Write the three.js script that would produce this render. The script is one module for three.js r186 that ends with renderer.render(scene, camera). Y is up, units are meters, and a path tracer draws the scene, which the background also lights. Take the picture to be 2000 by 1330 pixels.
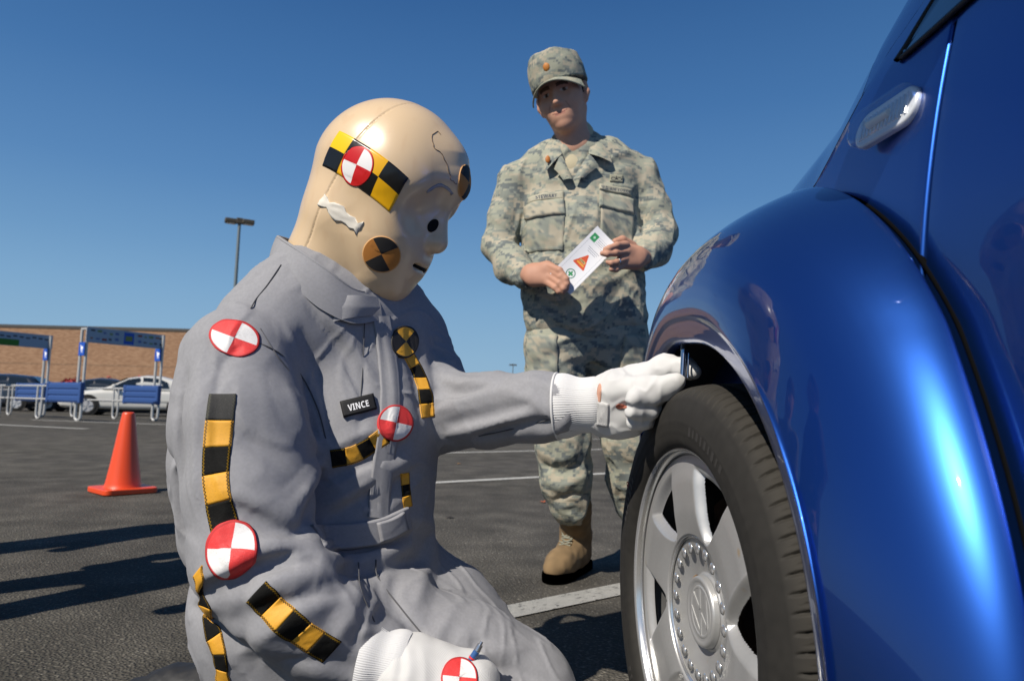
import * as THREE from 'three';
import { mergeGeometries, mergeVertices } from 'three/addons/utils/BufferGeometryUtils.js';
import { RoundedBoxGeometry } from 'three/addons/geometries/RoundedBoxGeometry.js';
import { ImprovedNoise } from 'three/addons/math/ImprovedNoise.js';

// ---------------------------------------------------------------- camera, sky, sun, exposure
const scene = new THREE.Scene();
const camera = new THREE.PerspectiveCamera(52.449, 2000 / 1330, 0.05, 2000);
camera.position.set(0, 0.572, 0);
camera.rotation.set(0.09894, 0, 0.026, 'XYZ');
camera.focus = 1.12;
camera.userData.fStop = 7.0;

const SUN = new THREE.Vector3(-0.69, 0, 0.72).normalize().multiplyScalar(Math.cos(0.82)).setY(Math.sin(0.82));
{
  // clear autumn sky: colour depends on elevation only
  const W = 64, H = 512, data = new Float32Array(W * H * 4);
  const stops = [[-90, 0.1600, 0.1920, 0.2160], [-3, 0.2080, 0.2800, 0.3440], [0, 0.2440, 0.3800, 0.5000], [4, 0.2120, 0.3560, 0.5000], [8.4, 0.1640, 0.3080, 0.4800], [12, 0.1216, 0.2544, 0.4400], [17, 0.0800, 0.1944, 0.3880], [24, 0.0480, 0.1392, 0.3200], [32, 0.0288, 0.0960, 0.2496], [50, 0.0192, 0.0664, 0.1800], [90, 0.0144, 0.0480, 0.1360]];
  for (let j = 0; j < H; j++) {
    const el = ((j + .5) / H - .5) * 180;
    let k = 0; while (k < stops.length - 2 && el > stops[k + 1][0]) k++;
    const a = stops[k], b = stops[k + 1], t = Math.min(1, Math.max(0, (el - a[0]) / (b[0] - a[0])));
    for (let i = 0; i < W; i++) {
      const o = (j * W + i) * 4;
      for (let c = 0; c < 3; c++) data[o + c] = a[c + 1] + (b[c + 1] - a[c + 1]) * t;
      data[o + 3] = 1;
    }
  }
  const tex = new THREE.DataTexture(data, W, H, THREE.RGBAFormat, THREE.FloatType);
  tex.mapping = THREE.EquirectangularReflectionMapping; tex.magFilter = tex.minFilter = THREE.LinearFilter; tex.needsUpdate = true;
  scene.background = tex; scene.environment = tex;
}
const sun = new THREE.DirectionalLight(new THREE.Color(1.0, 0.925, 0.82), 4.8);
sun.position.copy(SUN).multiplyScalar(30); sun.target.position.set(0, .5, -2);
sun.castShadow = true; sun.shadow.radius = 1.0; sun.shadow.mapSize.set(4096, 4096);
Object.assign(sun.shadow.camera, { left: -30, right: 30, top: 30, bottom: -30, near: 1, far: 90 });
scene.add(sun, sun.target);
const renderer = new THREE.WebGLRenderer({ antialias: true });
renderer.toneMapping = THREE.LinearToneMapping; renderer.toneMappingExposure = 1.25;
renderer.shadowMap.enabled = true;

// ---------------------------------------------------------------- helpers
let seed = 7;
const rnd = () => { seed = (seed * 1664525 + 1013904223) >>> 0; return seed / 4294967296; };
const rr = (a, b) => a + (b - a) * rnd();
const IN = new ImprovedNoise();
const nz = (x, y, z) => IN.noise(x + 31.7, y + 17.3, z + 5.1);
const clamp = (x, a, b) => x < a ? a : x > b ? b : x;
const sstep = (a, b, x) => { const t = clamp((x - a) / (b - a), 0, 1); return t * t * (3 - 2 * t); };
const V = (a) => new THREE.Vector3(a[0], a[1], a[2]);
const lerp3 = (a, b, t) => [a[0] + (b[0] - a[0]) * t, a[1] + (b[1] - a[1]) * t, a[2] + (b[2] - a[2]) * t];
const add3 = (a, b, s = 1) => [a[0] + b[0] * s, a[1] + b[1] * s, a[2] + b[2] * s];
const sub3 = (a, b) => [a[0] - b[0], a[1] - b[1], a[2] - b[2]];
const dot3 = (a, b) => a[0] * b[0] + a[1] * b[1] + a[2] * b[2];
const cross3 = (a, b) => [a[1] * b[2] - a[2] * b[1], a[2] * b[0] - a[0] * b[2], a[0] * b[1] - a[1] * b[0]];
const norm3 = (a) => { const l = Math.hypot(a[0], a[1], a[2]) || 1; return [a[0] / l, a[1] / l, a[2] / l]; };
const interp = (tab, x) => { let k = 0; while (k < tab.length - 2 && x > tab[k + 1][0]) k++; const a = tab[k], b = tab[k + 1]; return a[1] + (b[1] - a[1]) * clamp((x - a[0]) / (b[0] - a[0]), 0, 1); };

const used = {};
const numbered = (n) => { const k = used[n] = (used[n] ?? -1) + 1; return k ? `${n}_${String(k).padStart(3, '0')}` : n; };
function tag(o, label, category, group, kind) { if (label) o.userData.label = label; if (category) o.userData.category = category; if (group) o.userData.group = group; if (kind) o.userData.kind = kind; return o; }
function thing(name, label, category, pos = [0, 0, 0], turn = 0, group) {
  const g = new THREE.Group(); g.name = numbered(name); g.position.set(...pos); g.rotation.y = turn; scene.add(g); return tag(g, label, category, group);
}
function part(name, geo, mat, parent, label) {
  const m = new THREE.Mesh(geo, mat); m.name = name; m.castShadow = m.receiveShadow = true;
  if (parent === scene) m.name = numbered(name);
  parent.add(m); if (label) m.userData.label = label; return m;
}
// parts built in world space under a group that stands at its base
function localPart(name, geo, mat, parent, label) {
  parent.updateMatrixWorld(true); let p = parent; const inv = parent.matrixWorld.clone().invert();
  geo.applyMatrix4(inv); return part(name, geo, mat, p, label);
}
const M = (color, roughness = .8, extra = {}) => { const m = new THREE.MeshPhysicalMaterial({ roughness, side: THREE.DoubleSide, ...extra }); if (Array.isArray(color)) m.color.setRGB(...color); else m.color.set(color); return m; };
function merged(list) { return mergeGeometries(list.map((g) => { const n = g.index ? g.toNonIndexed() : g; for (const k of Object.keys(n.attributes)) if (!['position', 'normal', 'uv'].includes(k)) n.deleteAttribute(k); return n; })); }
function box(w, h, d, x = 0, y = 0, z = 0, ry = 0) { const g = new THREE.BoxGeometry(w, h, d); if (ry) g.rotateY(ry); g.translate(x, y, z); return g; }
function rbox(w, h, d, r = .01, x = 0, y = 0, z = 0, seg = 2) { const g = new RoundedBoxGeometry(w, h, d, seg, r); g.translate(x, y, z); return g; }
function tube(pts, r, seg = 24, rad = 8, closed = false, tension = .5) { return new THREE.TubeGeometry(new THREE.CatmullRomCurve3(pts.map(V), closed, 'catmullrom', tension), seg, r, rad, closed); }
function rod(a, b, r, r2 = r, rad = 12) {
  const A = V(a), B = V(b), d = B.clone().sub(A), g = new THREE.CylinderGeometry(r2, r, d.length(), rad);
  g.applyQuaternion(new THREE.Quaternion().setFromUnitVectors(new THREE.Vector3(0, 1, 0), d.clone().normalize())); g.translate(...A.add(B).multiplyScalar(.5).toArray()); return g;
}
// parametric sheet: f(u,v) -> [x,y,z]
function sheet(f, nu, nv, closeU = false) {
  const pos = [], uv = [], idx = [];
  for (let j = 0; j <= nv; j++) for (let i = 0; i <= nu; i++) { pos.push(...f(i / nu, j / nv)); uv.push(i / nu, j / nv); }
  for (let j = 0; j < nv; j++) for (let i = 0; i < nu; i++) { const a = j * (nu + 1) + i, b = a + 1, c = a + nu + 1, d = c + 1; idx.push(a, c, b, b, c, d); }
  const g = new THREE.BufferGeometry(); g.setAttribute('position', new THREE.Float32BufferAttribute(pos, 3)); g.setAttribute('uv', new THREE.Float32BufferAttribute(uv, 2)); g.setIndex(idx);
  g.computeVertexNormals();
  if (closeU) { const n = g.attributes.normal; for (let j = 0; j <= nv; j++) { const a = j * (nu + 1), b = a + nu; const v = [n.getX(a) + n.getX(b), n.getY(a) + n.getY(b), n.getZ(a) + n.getZ(b)], w = norm3(v); n.setXYZ(a, ...w); n.setXYZ(b, ...w); } }
  return g;
}
// ---- textures
function dataTex(w, h, f, srgb = false) {
  const d = new Uint8Array(w * h * 4);
  for (let j = 0; j < h; j++) for (let i = 0; i < w; i++) { const c = f(i, j), o = (j * w + i) * 4; d[o] = clamp(c[0] * 255, 0, 255); d[o + 1] = clamp(c[1] * 255, 0, 255); d[o + 2] = clamp(c[2] * 255, 0, 255); d[o + 3] = 255; }
  const t = new THREE.DataTexture(d, w, h); t.wrapS = t.wrapT = THREE.RepeatWrapping; t.magFilter = t.minFilter = THREE.LinearFilter; if (srgb) t.colorSpace = THREE.SRGBColorSpace; t.needsUpdate = true; return t;
}
function canvasTex(w, h, draw, srgb = true) {
  const c = document.createElement('canvas'); c.width = w; c.height = h; draw(c.getContext('2d'), w, h);
  const t = new THREE.CanvasTexture(c); if (srgb) t.colorSpace = THREE.SRGBColorSpace; t.magFilter = THREE.LinearFilter; return t;
}
const lin2s = (c) => c <= .0031308 ? c * 12.92 : 1.055 * Math.pow(c, 1 / 2.4) - .055;

// ---------------------------------------------------------------- distance fields for bodies and cloth
class Field {
  constructor(k = .03) { this.k = k; this.p = []; this.cut = []; this.mods = []; this.lo = [9, 9, 9]; this.hi = [-9, -9, -9]; }
  cone(a, ra, b, rb, o = {}) {
    const ba = sub3(b, a), q = { a, ba, l2: dot3(ba, ba) || 1e-9, ra, dr: rb - ra, k: o.k ?? this.k, n: o.n ? norm3(o.n) : null, f: o.f ?? 1 };
    (o.cut ? this.cut : this.p).push(q);
    if (!o.cut) for (const [c, r] of [[a, ra], [b, rb]]) for (let i = 0; i < 3; i++) { const R = r * Math.max(1, q.f); this.lo[i] = Math.min(this.lo[i], c[i] - R); this.hi[i] = Math.max(this.hi[i], c[i] + R); }
    return this;
  }
  ball(a, r, o) { return this.cone(a, r, [a[0], a[1] + 1e-4, a[2]], r, o); }
  chain(list, o) { for (let i = 0; i + 1 < list.length; i++) this.cone(list[i][0], list[i][1], list[i + 1][0], list[i + 1][1], o); return this; }
  one(q, x, y, z) {
    const px = x - q.a[0], py = y - q.a[1], pz = z - q.a[2], B = q.ba;
    let t = (px * B[0] + py * B[1] + pz * B[2]) / q.l2; t = t < 0 ? 0 : t > 1 ? 1 : t;
    let ex = px - t * B[0], ey = py - t * B[1], ez = pz - t * B[2];
    if (q.n) { const n = q.n, e = (ex * n[0] + ey * n[1] + ez * n[2]) * (1 / q.f - 1); ex += n[0] * e; ey += n[1] * e; ez += n[2] * e; const s = q.f < 1 ? q.f : 1, r = q.ra + q.dr * t, L = Math.sqrt(ex * ex + ey * ey + ez * ez); return (L - r) * (q.f < 1 ? s + (1 - s) * .5 : 1); }
    return Math.sqrt(ex * ex + ey * ey + ez * ez) - q.ra - q.dr * t;
  }
  base(x, y, z) {
    let d = 1e3;
    for (const q of this.p) { const e = this.one(q, x, y, z), k = q.k, h = k - Math.abs(d - e); d = Math.min(d, e); if (h > 0) d -= h * h / (4 * k); }
    for (const q of this.cut) { const e = -this.one(q, x, y, z), k = q.k, h = k - Math.abs(d - e); d = Math.max(d, e); if (h > 0) d += h * h / (4 * k); }
    return d;
  }
  at(x, y, z) { let d = this.base(x, y, z); if (d < .09 && d > -.09) for (const m of this.mods) d = m(x, y, z, d); return d; }
  grad(p, e = .003) {
    const [x, y, z] = p; return norm3([this.at(x + e, y, z) - this.at(x - e, y, z), this.at(x, y + e, z) - this.at(x, y - e, z), this.at(x, y, z + e) - this.at(x, y, z - e)]);
  }
  snap(p, n = 7, e = .004) { p = p.slice(); for (let i = 0; i < n; i++) { const g = this.grad(p, e), d = this.at(...p); p = add3(p, g, -d * .9); } return p; }
  // move along a fixed direction (towards -dir from outside) until the surface is met
  cast(p, dir, from = .12, max = .4) { let q = add3(p, dir, from), s = 0; for (let i = 0; i < 60 && s < max; i++) { const d = this.at(...q); if (d < .0004) break; const st = Math.max(d * .6, .0006); q = add3(q, dir, -st); s += st; } return q; }
  folds(list, dir, up = 1, down = 1, thin = 1) {
    const base = new Field(); Object.assign(base, { p: this.p, cut: this.cut, mods: [] });
    const R = [];
    for (const [pts, amp, w0] of list) {
      const w = w0 * thin;
      const n = Math.max(2, (pts.length - 1) * 4), c = new THREE.CatmullRomCurve3(pts.map(V)), q = [];
      for (let i = 0; i <= n; i++) { const v = c.getPoint(i / n); q.push(dir ? base.cast([v.x, v.y, v.z], dir) : base.snap([v.x, v.y, v.z])); }
      const lo = [9, 9, 9], hi = [-9, -9, -9]; for (const v of q) for (let i = 0; i < 3; i++) { lo[i] = Math.min(lo[i], v[i] - 2.4 * w); hi[i] = Math.max(hi[i], v[i] + 2.4 * w); }
      R.push({ q, amp: amp * (amp > 0 ? up : down), w, lo, hi });
    }
    this.mods.push((x, y, z, d) => {
      for (const r of R) {
        if (x < r.lo[0] || x > r.hi[0] || y < r.lo[1] || y > r.hi[1] || z < r.lo[2] || z > r.hi[2]) continue;
        let m = 1e9, at = 0; const q = r.q, N = q.length - 1;
        for (let i = 0; i < N; i++) { const a = q[i], bx = q[i + 1][0] - a[0], by = q[i + 1][1] - a[1], bz = q[i + 1][2] - a[2], px = x - a[0], py = y - a[1], pz = z - a[2]; let t = (px * bx + py * by + pz * bz) / (bx * bx + by * by + bz * bz + 1e-12); t = clamp(t, 0, 1); const ex = px - t * bx, ey = py - t * by, ez = pz - t * bz, e = ex * ex + ey * ey + ez * ez; if (e < m) { m = e; at = (i + t) / N; } }
        const fall = Math.sqrt(Math.max(0, Math.sin(Math.PI * clamp(at * .94 + .03, 0, 1))));
        d -= r.amp * fall * (r.amp > 0 ? Math.exp(-(Math.sqrt(m + .12 * r.w * r.w) - .346 * r.w) / (r.w * .72)) * (1 - sstep(1.6, 2.4, Math.sqrt(m) / r.w)) : Math.exp(-Math.sqrt(m + 4e-6) / (r.w * .8)));
      }
      return d;
    });
    return this;
  }
  // surface nets, evaluated only near the surface
  mesh(cell, { lo = this.lo, hi = this.hi, pad = .02, keep } = {}) {
    const L = lo.map((v) => v - pad), N = [0, 1, 2].map((i) => Math.ceil((hi[i] + pad - L[i]) / cell / 6) * 6), [nx, ny, nz_] = N;
    const sx = 1, sy = nx + 1, sz = (nx + 1) * (ny + 1), val = new Float32Array(sz * (nz_ + 1)).fill(NaN), B = 6, rad = B * cell * .87 + .03, active = [];
    for (let k = 0; k < nz_; k += B) for (let j = 0; j < ny; j += B) for (let i = 0; i < nx; i += B) {
      const c = this.base(L[0] + (i + B / 2) * cell, L[1] + (j + B / 2) * cell, L[2] + (k + B / 2) * cell);
      if (Math.abs(c) < rad) active.push([i, j, k]);
    }
    for (const [i0, j0, k0] of active) for (let k = k0; k <= k0 + B; k++) for (let j = j0; j <= j0 + B; j++) for (let i = i0; i <= i0 + B; i++) { const o = i + j * sy + k * sz; if (val[o] !== val[o]) val[o] = this.at(L[0] + i * cell, L[1] + j * cell, L[2] + k * cell); }
    const vid = new Map(), pos = [], idx = [], E = [[0, sx], [0, sy], [0, sz], [sx, sx + sy], [sx, sx + sz], [sy, sy + sx], [sy, sy + sz], [sz, sz + sx], [sz, sz + sy], [sx + sy, sx + sy + sz], [sx + sz, sx + sy + sz], [sy + sz, sx + sy + sz]];
    const crd = (o) => [o % sy, Math.floor(o / sy) % (ny + 1), Math.floor(o / sz)];
    for (const [i0, j0, k0] of active) for (let k = k0; k < k0 + B; k++) for (let j = j0; j < j0 + B; j++) for (let i = i0; i < i0 + B; i++) {
      const o = i + j * sy + k * sz; let m = 0, x = 0, y = 0, z = 0;
      for (const [a, b] of E) { const va = val[o + a], vb = val[o + b]; if ((va < 0) !== (vb < 0)) { const t = va / (va - vb), A = crd(o + a), Bc = crd(o + b); x += A[0] + (Bc[0] - A[0]) * t; y += A[1] + (Bc[1] - A[1]) * t; z += A[2] + (Bc[2] - A[2]) * t; m++; } }
      if (m) { vid.set(o, pos.length / 3); pos.push(L[0] + x / m * cell, L[1] + y / m * cell, L[2] + z / m * cell); }
    }
    const quad = (a, b, c, d, flip) => { if (a === undefined || b === undefined || c === undefined || d === undefined) return; flip ? idx.push(a, c, b, a, d, c) : idx.push(a, b, c, a, c, d); };
    for (const o of vid.keys()) {
      const v0 = val[o] < 0;
      if ((val[o + sx] < 0) !== v0) quad(vid.get(o - sy - sz), vid.get(o - sz), vid.get(o), vid.get(o - sy), !v0);
      if ((val[o + sy] < 0) !== v0) quad(vid.get(o - sx - sz), vid.get(o - sx), vid.get(o), vid.get(o - sz), !v0);
      if ((val[o + sz] < 0) !== v0) quad(vid.get(o - sx - sy), vid.get(o - sy), vid.get(o), vid.get(o - sx), !v0);
    }
    const tri = []; for (let t = 0; t < idx.length; t += 3) { if (keep) { const c = [0, 1, 2].map((q) => (pos[idx[t] * 3 + q] + pos[idx[t + 1] * 3 + q] + pos[idx[t + 2] * 3 + q]) / 3); if (!keep(c)) continue; } tri.push(idx[t], idx[t + 1], idx[t + 2]); }
    const g = new THREE.BufferGeometry(); g.setAttribute('position', new THREE.Float32BufferAttribute(pos, 3)); g.setIndex(tri); g.computeVertexNormals();
    return g;
  }
}
// uv in metres from the axis each face looks along most
function boxUV(g, s = 1) {
  const p = g.attributes.position, n = g.attributes.normal, ix = g.index.array, key = new Map(), P = [], Nn = [], U = [], I = [], src = [];
  for (let t = 0; t < ix.length; t += 3) {
    let a = [0, 0, 0]; for (let q = 0; q < 3; q++) { a[0] += n.getX(ix[t + q]); a[1] += n.getY(ix[t + q]); a[2] += n.getZ(ix[t + q]); }
    a = a.map(Math.abs); const ax = a[0] > a[1] && a[0] > a[2] ? 0 : a[1] > a[2] ? 1 : 2;
    for (let q = 0; q < 3; q++) {
      const v = ix[t + q], k = v * 3 + ax; let w = key.get(k);
      if (w === undefined) { w = P.length / 3; key.set(k, w); const x = p.getX(v), y = p.getY(v), z = p.getZ(v); P.push(x, y, z); Nn.push(n.getX(v), n.getY(v), n.getZ(v)); U.push((ax === 0 ? z : x) * s, (ax === 1 ? z : y) * s); src.push(v); }
      I.push(w);
    }
  }
  const o = new THREE.BufferGeometry(); o.setAttribute('position', new THREE.Float32BufferAttribute(P, 3)); o.setAttribute('normal', new THREE.Float32BufferAttribute(Nn, 3)); o.setAttribute('uv', new THREE.Float32BufferAttribute(U, 2)); o.setIndex(I);
  if (g.attributes.color) { const c = []; for (const v of src) c.push(g.attributes.color.getX(v), g.attributes.color.getY(v), g.attributes.color.getZ(v)); o.setAttribute('color', new THREE.Float32BufferAttribute(c, 3)); }
  return o;
}
function paint(g, f) { const p = g.attributes.position, n = g.attributes.normal, c = new Float32Array(p.count * 3); for (let i = 0; i < p.count; i++) { const v = f([p.getX(i), p.getY(i), p.getZ(i)], [n.getX(i), n.getY(i), n.getZ(i)]); c[i * 3] = v[0]; c[i * 3 + 1] = v[1]; c[i * 3 + 2] = v[2]; } g.setAttribute('color', new THREE.BufferAttribute(c, 3)); return g; }
// a sewn-on or stuck-on piece of cloth that follows a field's surface; shape: 'rect' or 'disc'; projected along a fixed direction
function decal(F, c, dir, up, w, h, { shape = 'rect', off = .0016, n = 18, wob = 0, along = true } = {}) {
  dir = norm3(dir); const ri = norm3(cross3(up, dir)), u2 = norm3(cross3(dir, ri)), pos = [], uv = [], idx = [];
  const put = (a, b, lift) => { const q = F.cast(add3(add3(c, ri, a * w / 2), u2, b * h / 2), dir), g = F.grad(q, .004); pos.push(...add3(q, g, lift)); uv.push(a / 2 + .5, b / 2 + .5); };
  if (shape === 'disc') {
    const R = n, T = 48; put(0, 0, off);
    for (let r = 1; r <= R + 1; r++) for (let t = 0; t < T; t++) { const th = t / T * Math.PI * 2, q = Math.min(r, R) / R * (1 + wob * (nz(Math.cos(th) * 1.6 + c[0] * 50, Math.sin(th) * 1.6, c[1] * 50))); put(Math.cos(th) * q, Math.sin(th) * q, r > R ? -.003 : off); }
    for (let t = 0; t < T; t++) idx.push(0, 1 + t, 1 + (t + 1) % T);
    for (let r = 1; r <= R; r++) for (let t = 0; t < T; t++) { const a = 1 + (r - 1) * T + t, b = 1 + (r - 1) * T + (t + 1) % T, d = a + T, e = b + T; idx.push(a, d, b, b, d, e); }
  } else {
    const m = Math.max(4, Math.round(n * h / w)), N = n + 2, K = m + 2;
    for (let j = 0; j <= K; j++) for (let i = 0; i <= N; i++) { const rim = i === 0 || i === N || j === 0 || j === K, a = clamp((i - 1) / n, 0, 1) * 2 - 1, b = clamp((j - 1) / m, 0, 1) * 2 - 1; put(a, b, rim ? -.003 : off); }
    for (let j = 0; j < K; j++) for (let i = 0; i < N; i++) { const a = j * (N + 1) + i, b = a + 1, q = a + N + 1, e = q + 1; idx.push(a, b, q, b, e, q); }
  }
  const g = new THREE.BufferGeometry(); g.setAttribute('position', new THREE.Float32BufferAttribute(pos, 3)); g.setAttribute('uv', new THREE.Float32BufferAttribute(uv, 2)); g.setIndex(idx); g.computeVertexNormals(); return g;
}
// strip of cloth along a path on a field's surface, cut into n pieces
function strip(F, path, width, pieces, { off = .0016, m = 8, gap = 0, wob = 0, dir = null } = {}) {
  const put = (p, n) => dir ? F.cast(p, dir, .10) : F.snap(p, n), c = new THREE.CatmullRomCurve3(path.map((p) => V(put(p, 7))), false, 'centripetal'), out = [];
  const steps = 10;
  for (let k = 0; k < pieces; k++) {
    const pos = [], uv = [], idx = [];
    for (let j = -1; j <= steps + 1; j++) {
      const t = (k + clamp(j / steps, gap, 1 - gap)) / pieces, q = c.getPointAt(clamp(t, 0, 1)), tg = c.getTangentAt(clamp(t, 0, 1)), p0 = put([q.x, q.y, q.z], 4), nn = F.grad(p0, .02), sd = norm3(cross3([tg.x, tg.y, tg.z], nn));
      const ww = width * (1 + wob * nz(t * 9, 3.3, width * 40));
      for (let i = -1; i <= m + 1; i++) {
        const rim = j < 0 || j > steps || i < 0 || i > m, s = clamp(i / m, 0, 1) - .5, r = put(add3(p0, sd, s * ww), 4), g = F.grad(r, .004);
        pos.push(...add3(r, g, rim ? -.003 : off)); uv.push(s + .5, clamp(j / steps, 0, 1));
      }
    }
    const W = m + 3; for (let j = 0; j < steps + 2; j++) for (let i = 0; i < m + 2; i++) { const a = j * W + i, b = a + 1, d = a + W, e = d + 1; idx.push(a, b, d, b, e, d); }
    const g = new THREE.BufferGeometry(); g.setAttribute('position', new THREE.Float32BufferAttribute(pos, 3)); g.setAttribute('uv', new THREE.Float32BufferAttribute(uv, 2)); g.setIndex(idx); g.computeVertexNormals(); out.push(g);
  }
  return out;
}
// open tube of cloth through rings of radius r, with thickness
function ring(a, b, ra, rb, n = 48, prof = null, up = [0, 1, 0]) {
  const d = norm3(sub3(b, a)), s = norm3(cross3(d, up)), t = norm3(cross3(s, d));
  return sheet((u, v) => { const th = u * Math.PI * 2, r = (ra + (rb - ra) * v) + (prof ? prof(th, v) : 0), p = lerp3(a, b, v); return add3(add3(p, s, Math.cos(th) * r), t, Math.sin(th) * r); }, n, 16, true);
}

// ---------------------------------------------------------------- asphalt car park
const tileNoise = (x, y, per, s) => { // periodic value noise
  const h = (i, j) => { let n = ((i % per + per) % per) * 374761393 + ((j % per + per) % per) * 668265263 + s * 974634; n = (n ^ (n >>> 13)) * 1274126177 | 0; return ((n ^ (n >>> 16)) >>> 0) / 4294967296; };
  const i = Math.floor(x), j = Math.floor(y), u = x - i, v = y - j, a = u * u * (3 - 2 * u), b = v * v * (3 - 2 * v);
  return (h(i, j) * (1 - a) + h(i + 1, j) * a) * (1 - b) + (h(i, j + 1) * (1 - a) + h(i + 1, j + 1) * a) * b;
};
const ASPH = 1024, stones = new Float32Array(ASPH * ASPH), tone = new Float32Array(ASPH * ASPH);
{ // aggregate: scattered stones 3 to 9 mm across in dark binder, on a 2.2 m tile
  const cell = 3.6, n = Math.floor(ASPH / cell);
  stones.fill(.15);
  for (let j = 0; j < n; j++) for (let i = 0; i < n; i++) {
    const cx = (i + rnd()) * ASPH / n, cy = (j + rnd()) * ASPH / n, r = rr(.7, 2.3), b = rnd(), c = b < .06 ? rr(.75, 1.25) : b < .5 ? rr(.3, .6) : rr(.06, .22), e = rr(.6, 1);
    for (let y = Math.floor(cy - r); y <= cy + r; y++) for (let x = Math.floor(cx - r); x <= cx + r; x++) { const q = 1 - Math.hypot(x - cx, (y - cy) / e) / r; if (q > 0) { const o = ((y + ASPH) % ASPH) * ASPH + (x + ASPH) % ASPH; const hgt = .3 + .7 * Math.sqrt(q); if (hgt > stones[o]) { stones[o] = hgt; tone[o] = c; } } }
  }
}
const asphMap = dataTex(ASPH, ASPH, (i, j) => { const o = j * ASPH + i, t = tone[o] || .1, m = .85 + .3 * tileNoise(i / 64, j / 64, 16, 3), k = lin2s(.050 + .105 * t) * m; return [k * 1.035, k * .995, k * .92]; }, true);
const asphBump = dataTex(ASPH, ASPH, (i, j) => { const s = stones[j * ASPH + i]; return [s, s, s]; });
const asphaltMat = M([1, 1, 1], .92, { map: asphMap, bumpMap: asphBump, bumpScale: .004, vertexColors: true, specularIntensity: .35 });
{
  const xs = [], zs = []; const push = (arr, a, b, st) => { for (let v = a; v < b; v += st) arr.push(v); };
  push(xs, -900, -120, 130); push(xs, -120, -30, 10); push(xs, -30, -6, 1.5); push(xs, -6, 6, .3); push(xs, 6, 30, 1.5); push(xs, 30, 120, 10); push(xs, 120, 901, 130);
  push(zs, -900, -120, 130); push(zs, -120, -30, 10); push(zs, -30, -9, 1); push(zs, -9, 3, .3); push(zs, 3, 60, 6); push(zs, 60, 301, 60);
  const pos = [], uv = [], col = [], idx = [], nx = xs.length;
  for (const z of zs) for (const x of xs) {
    pos.push(x, 0, z); uv.push((x * .8 + z * .6) / 2.2, (z * .8 - x * .6) / 2.2);
    const k = 1 + .16 * nz(x * .35, 1.2, z * .35) + .12 * nz(x * 1.3, 4, z * 1.3) + .07 * nz(x * 3.1, 7, z * 3.1); col.push(k, k * (1 + .012 * nz(x * .8, 9, z * .8)), k * (1 + .03 * nz(x * .5, 11, z * .5)));
  }
  for (let j = 0; j + 1 < zs.length; j++) for (let i = 0; i + 1 < nx; i++) { const a = j * nx + i, b = a + 1, c = a + nx, d = c + 1; idx.push(a, c, b, b, c, d); }
  const g = new THREE.BufferGeometry(); g.setAttribute('position', new THREE.Float32BufferAttribute(pos, 3)); g.setAttribute('uv', new THREE.Float32BufferAttribute(uv, 2)); g.setAttribute('color', new THREE.Float32BufferAttribute(col, 3)); g.setIndex(idx); g.computeVertexNormals();
  tag(part('ground', g, asphaltMat, scene), 'dark grey asphalt of the car park', null, null, 'structure');
}
// painted stall lines, 2.9 m apart, worn through to the stones in places
const lineMap = canvasTex(1024, 64, (c, w, h) => {
  const im = c.createImageData(w, h);
  for (let j = 0; j < h; j++) for (let i = 0; i < w; i++) {
    const s = stones[((j * 3) % ASPH) * ASPH + (i * 7 + j * 13) % ASPH], n = tileNoise(i / 9, j / 9, 4096, 8) * .6 + tileNoise(i / 3, j / 3, 4096, 5) * .4, edge = Math.min(j, h - 1 - j) / h;
    const wear = n + edge * .8 < .20 || (s < .2 && n < .24), k = wear ? .45 : .80 + .09 * n, o = (j * w + i) * 4;
    im.data[o] = k * 255; im.data[o + 1] = k * 253; im.data[o + 2] = k * 244; im.data[o + 3] = 255;
  }
  c.putImageData(im, 0, 0);
});
lineMap.wrapS = THREE.RepeatWrapping;
const lineMat = M([.72, .72, .72], .85, { map: lineMap, bumpMap: asphBump, bumpScale: .002 });
const LU = [.785, -.62], LN = [.62, .785];
function stallLine(n, u0, u1, w = .105) {
  const g = sheet((a, b) => { const u = u0 + (u1 - u0) * a, k = n + w * (b - .5); return [LU[0] * u + LN[0] * k, .004, LU[1] * u + LN[1] * k]; }, 40, 1);
  const uv = g.attributes.uv; for (let i = 0; i < uv.count; i++) uv.setX(i, uv.getX(i) * (u1 - u0) / 2.2);
  tag(part('parking_line', g, lineMat, scene), null, null, null, 'structure');
}
for (const [n, a, b] of [[-1.575, .9, 5.6], [-4.52, 2.2, 7.5], [-7.4, 3.6, 9], [-10.15, 4.8, 11], [-13.0, 6, 12], [-15.9, 7.4, 13], [-18.8, 8.8, 14], [-21.7, 10.2, 16], [-24.6, 11.6, 17]]) stallLine(n, a, b);
{ // far lines across the lane, in front of the trolley bays
  const far = (p, q, w) => { const d = norm3(sub3(q, p)), s = [-d[2] * w / 2, 0, d[0] * w / 2]; const g = sheet((a, b) => { const c = lerp3(p, q, a); return [c[0] + s[0] * (2 * b - 1), .004, c[2] + s[2] * (2 * b - 1)]; }, 8, 1); tag(part('parking_line', g, lineMat, scene), null, null, null, 'structure'); };
  far([-10.9306,0,-14.1068], [-7.8502,0,-12.931], .16); far([-11.8503,0,-17.2389], [-6.7474,0,-15.9642], .16);
}
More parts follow.
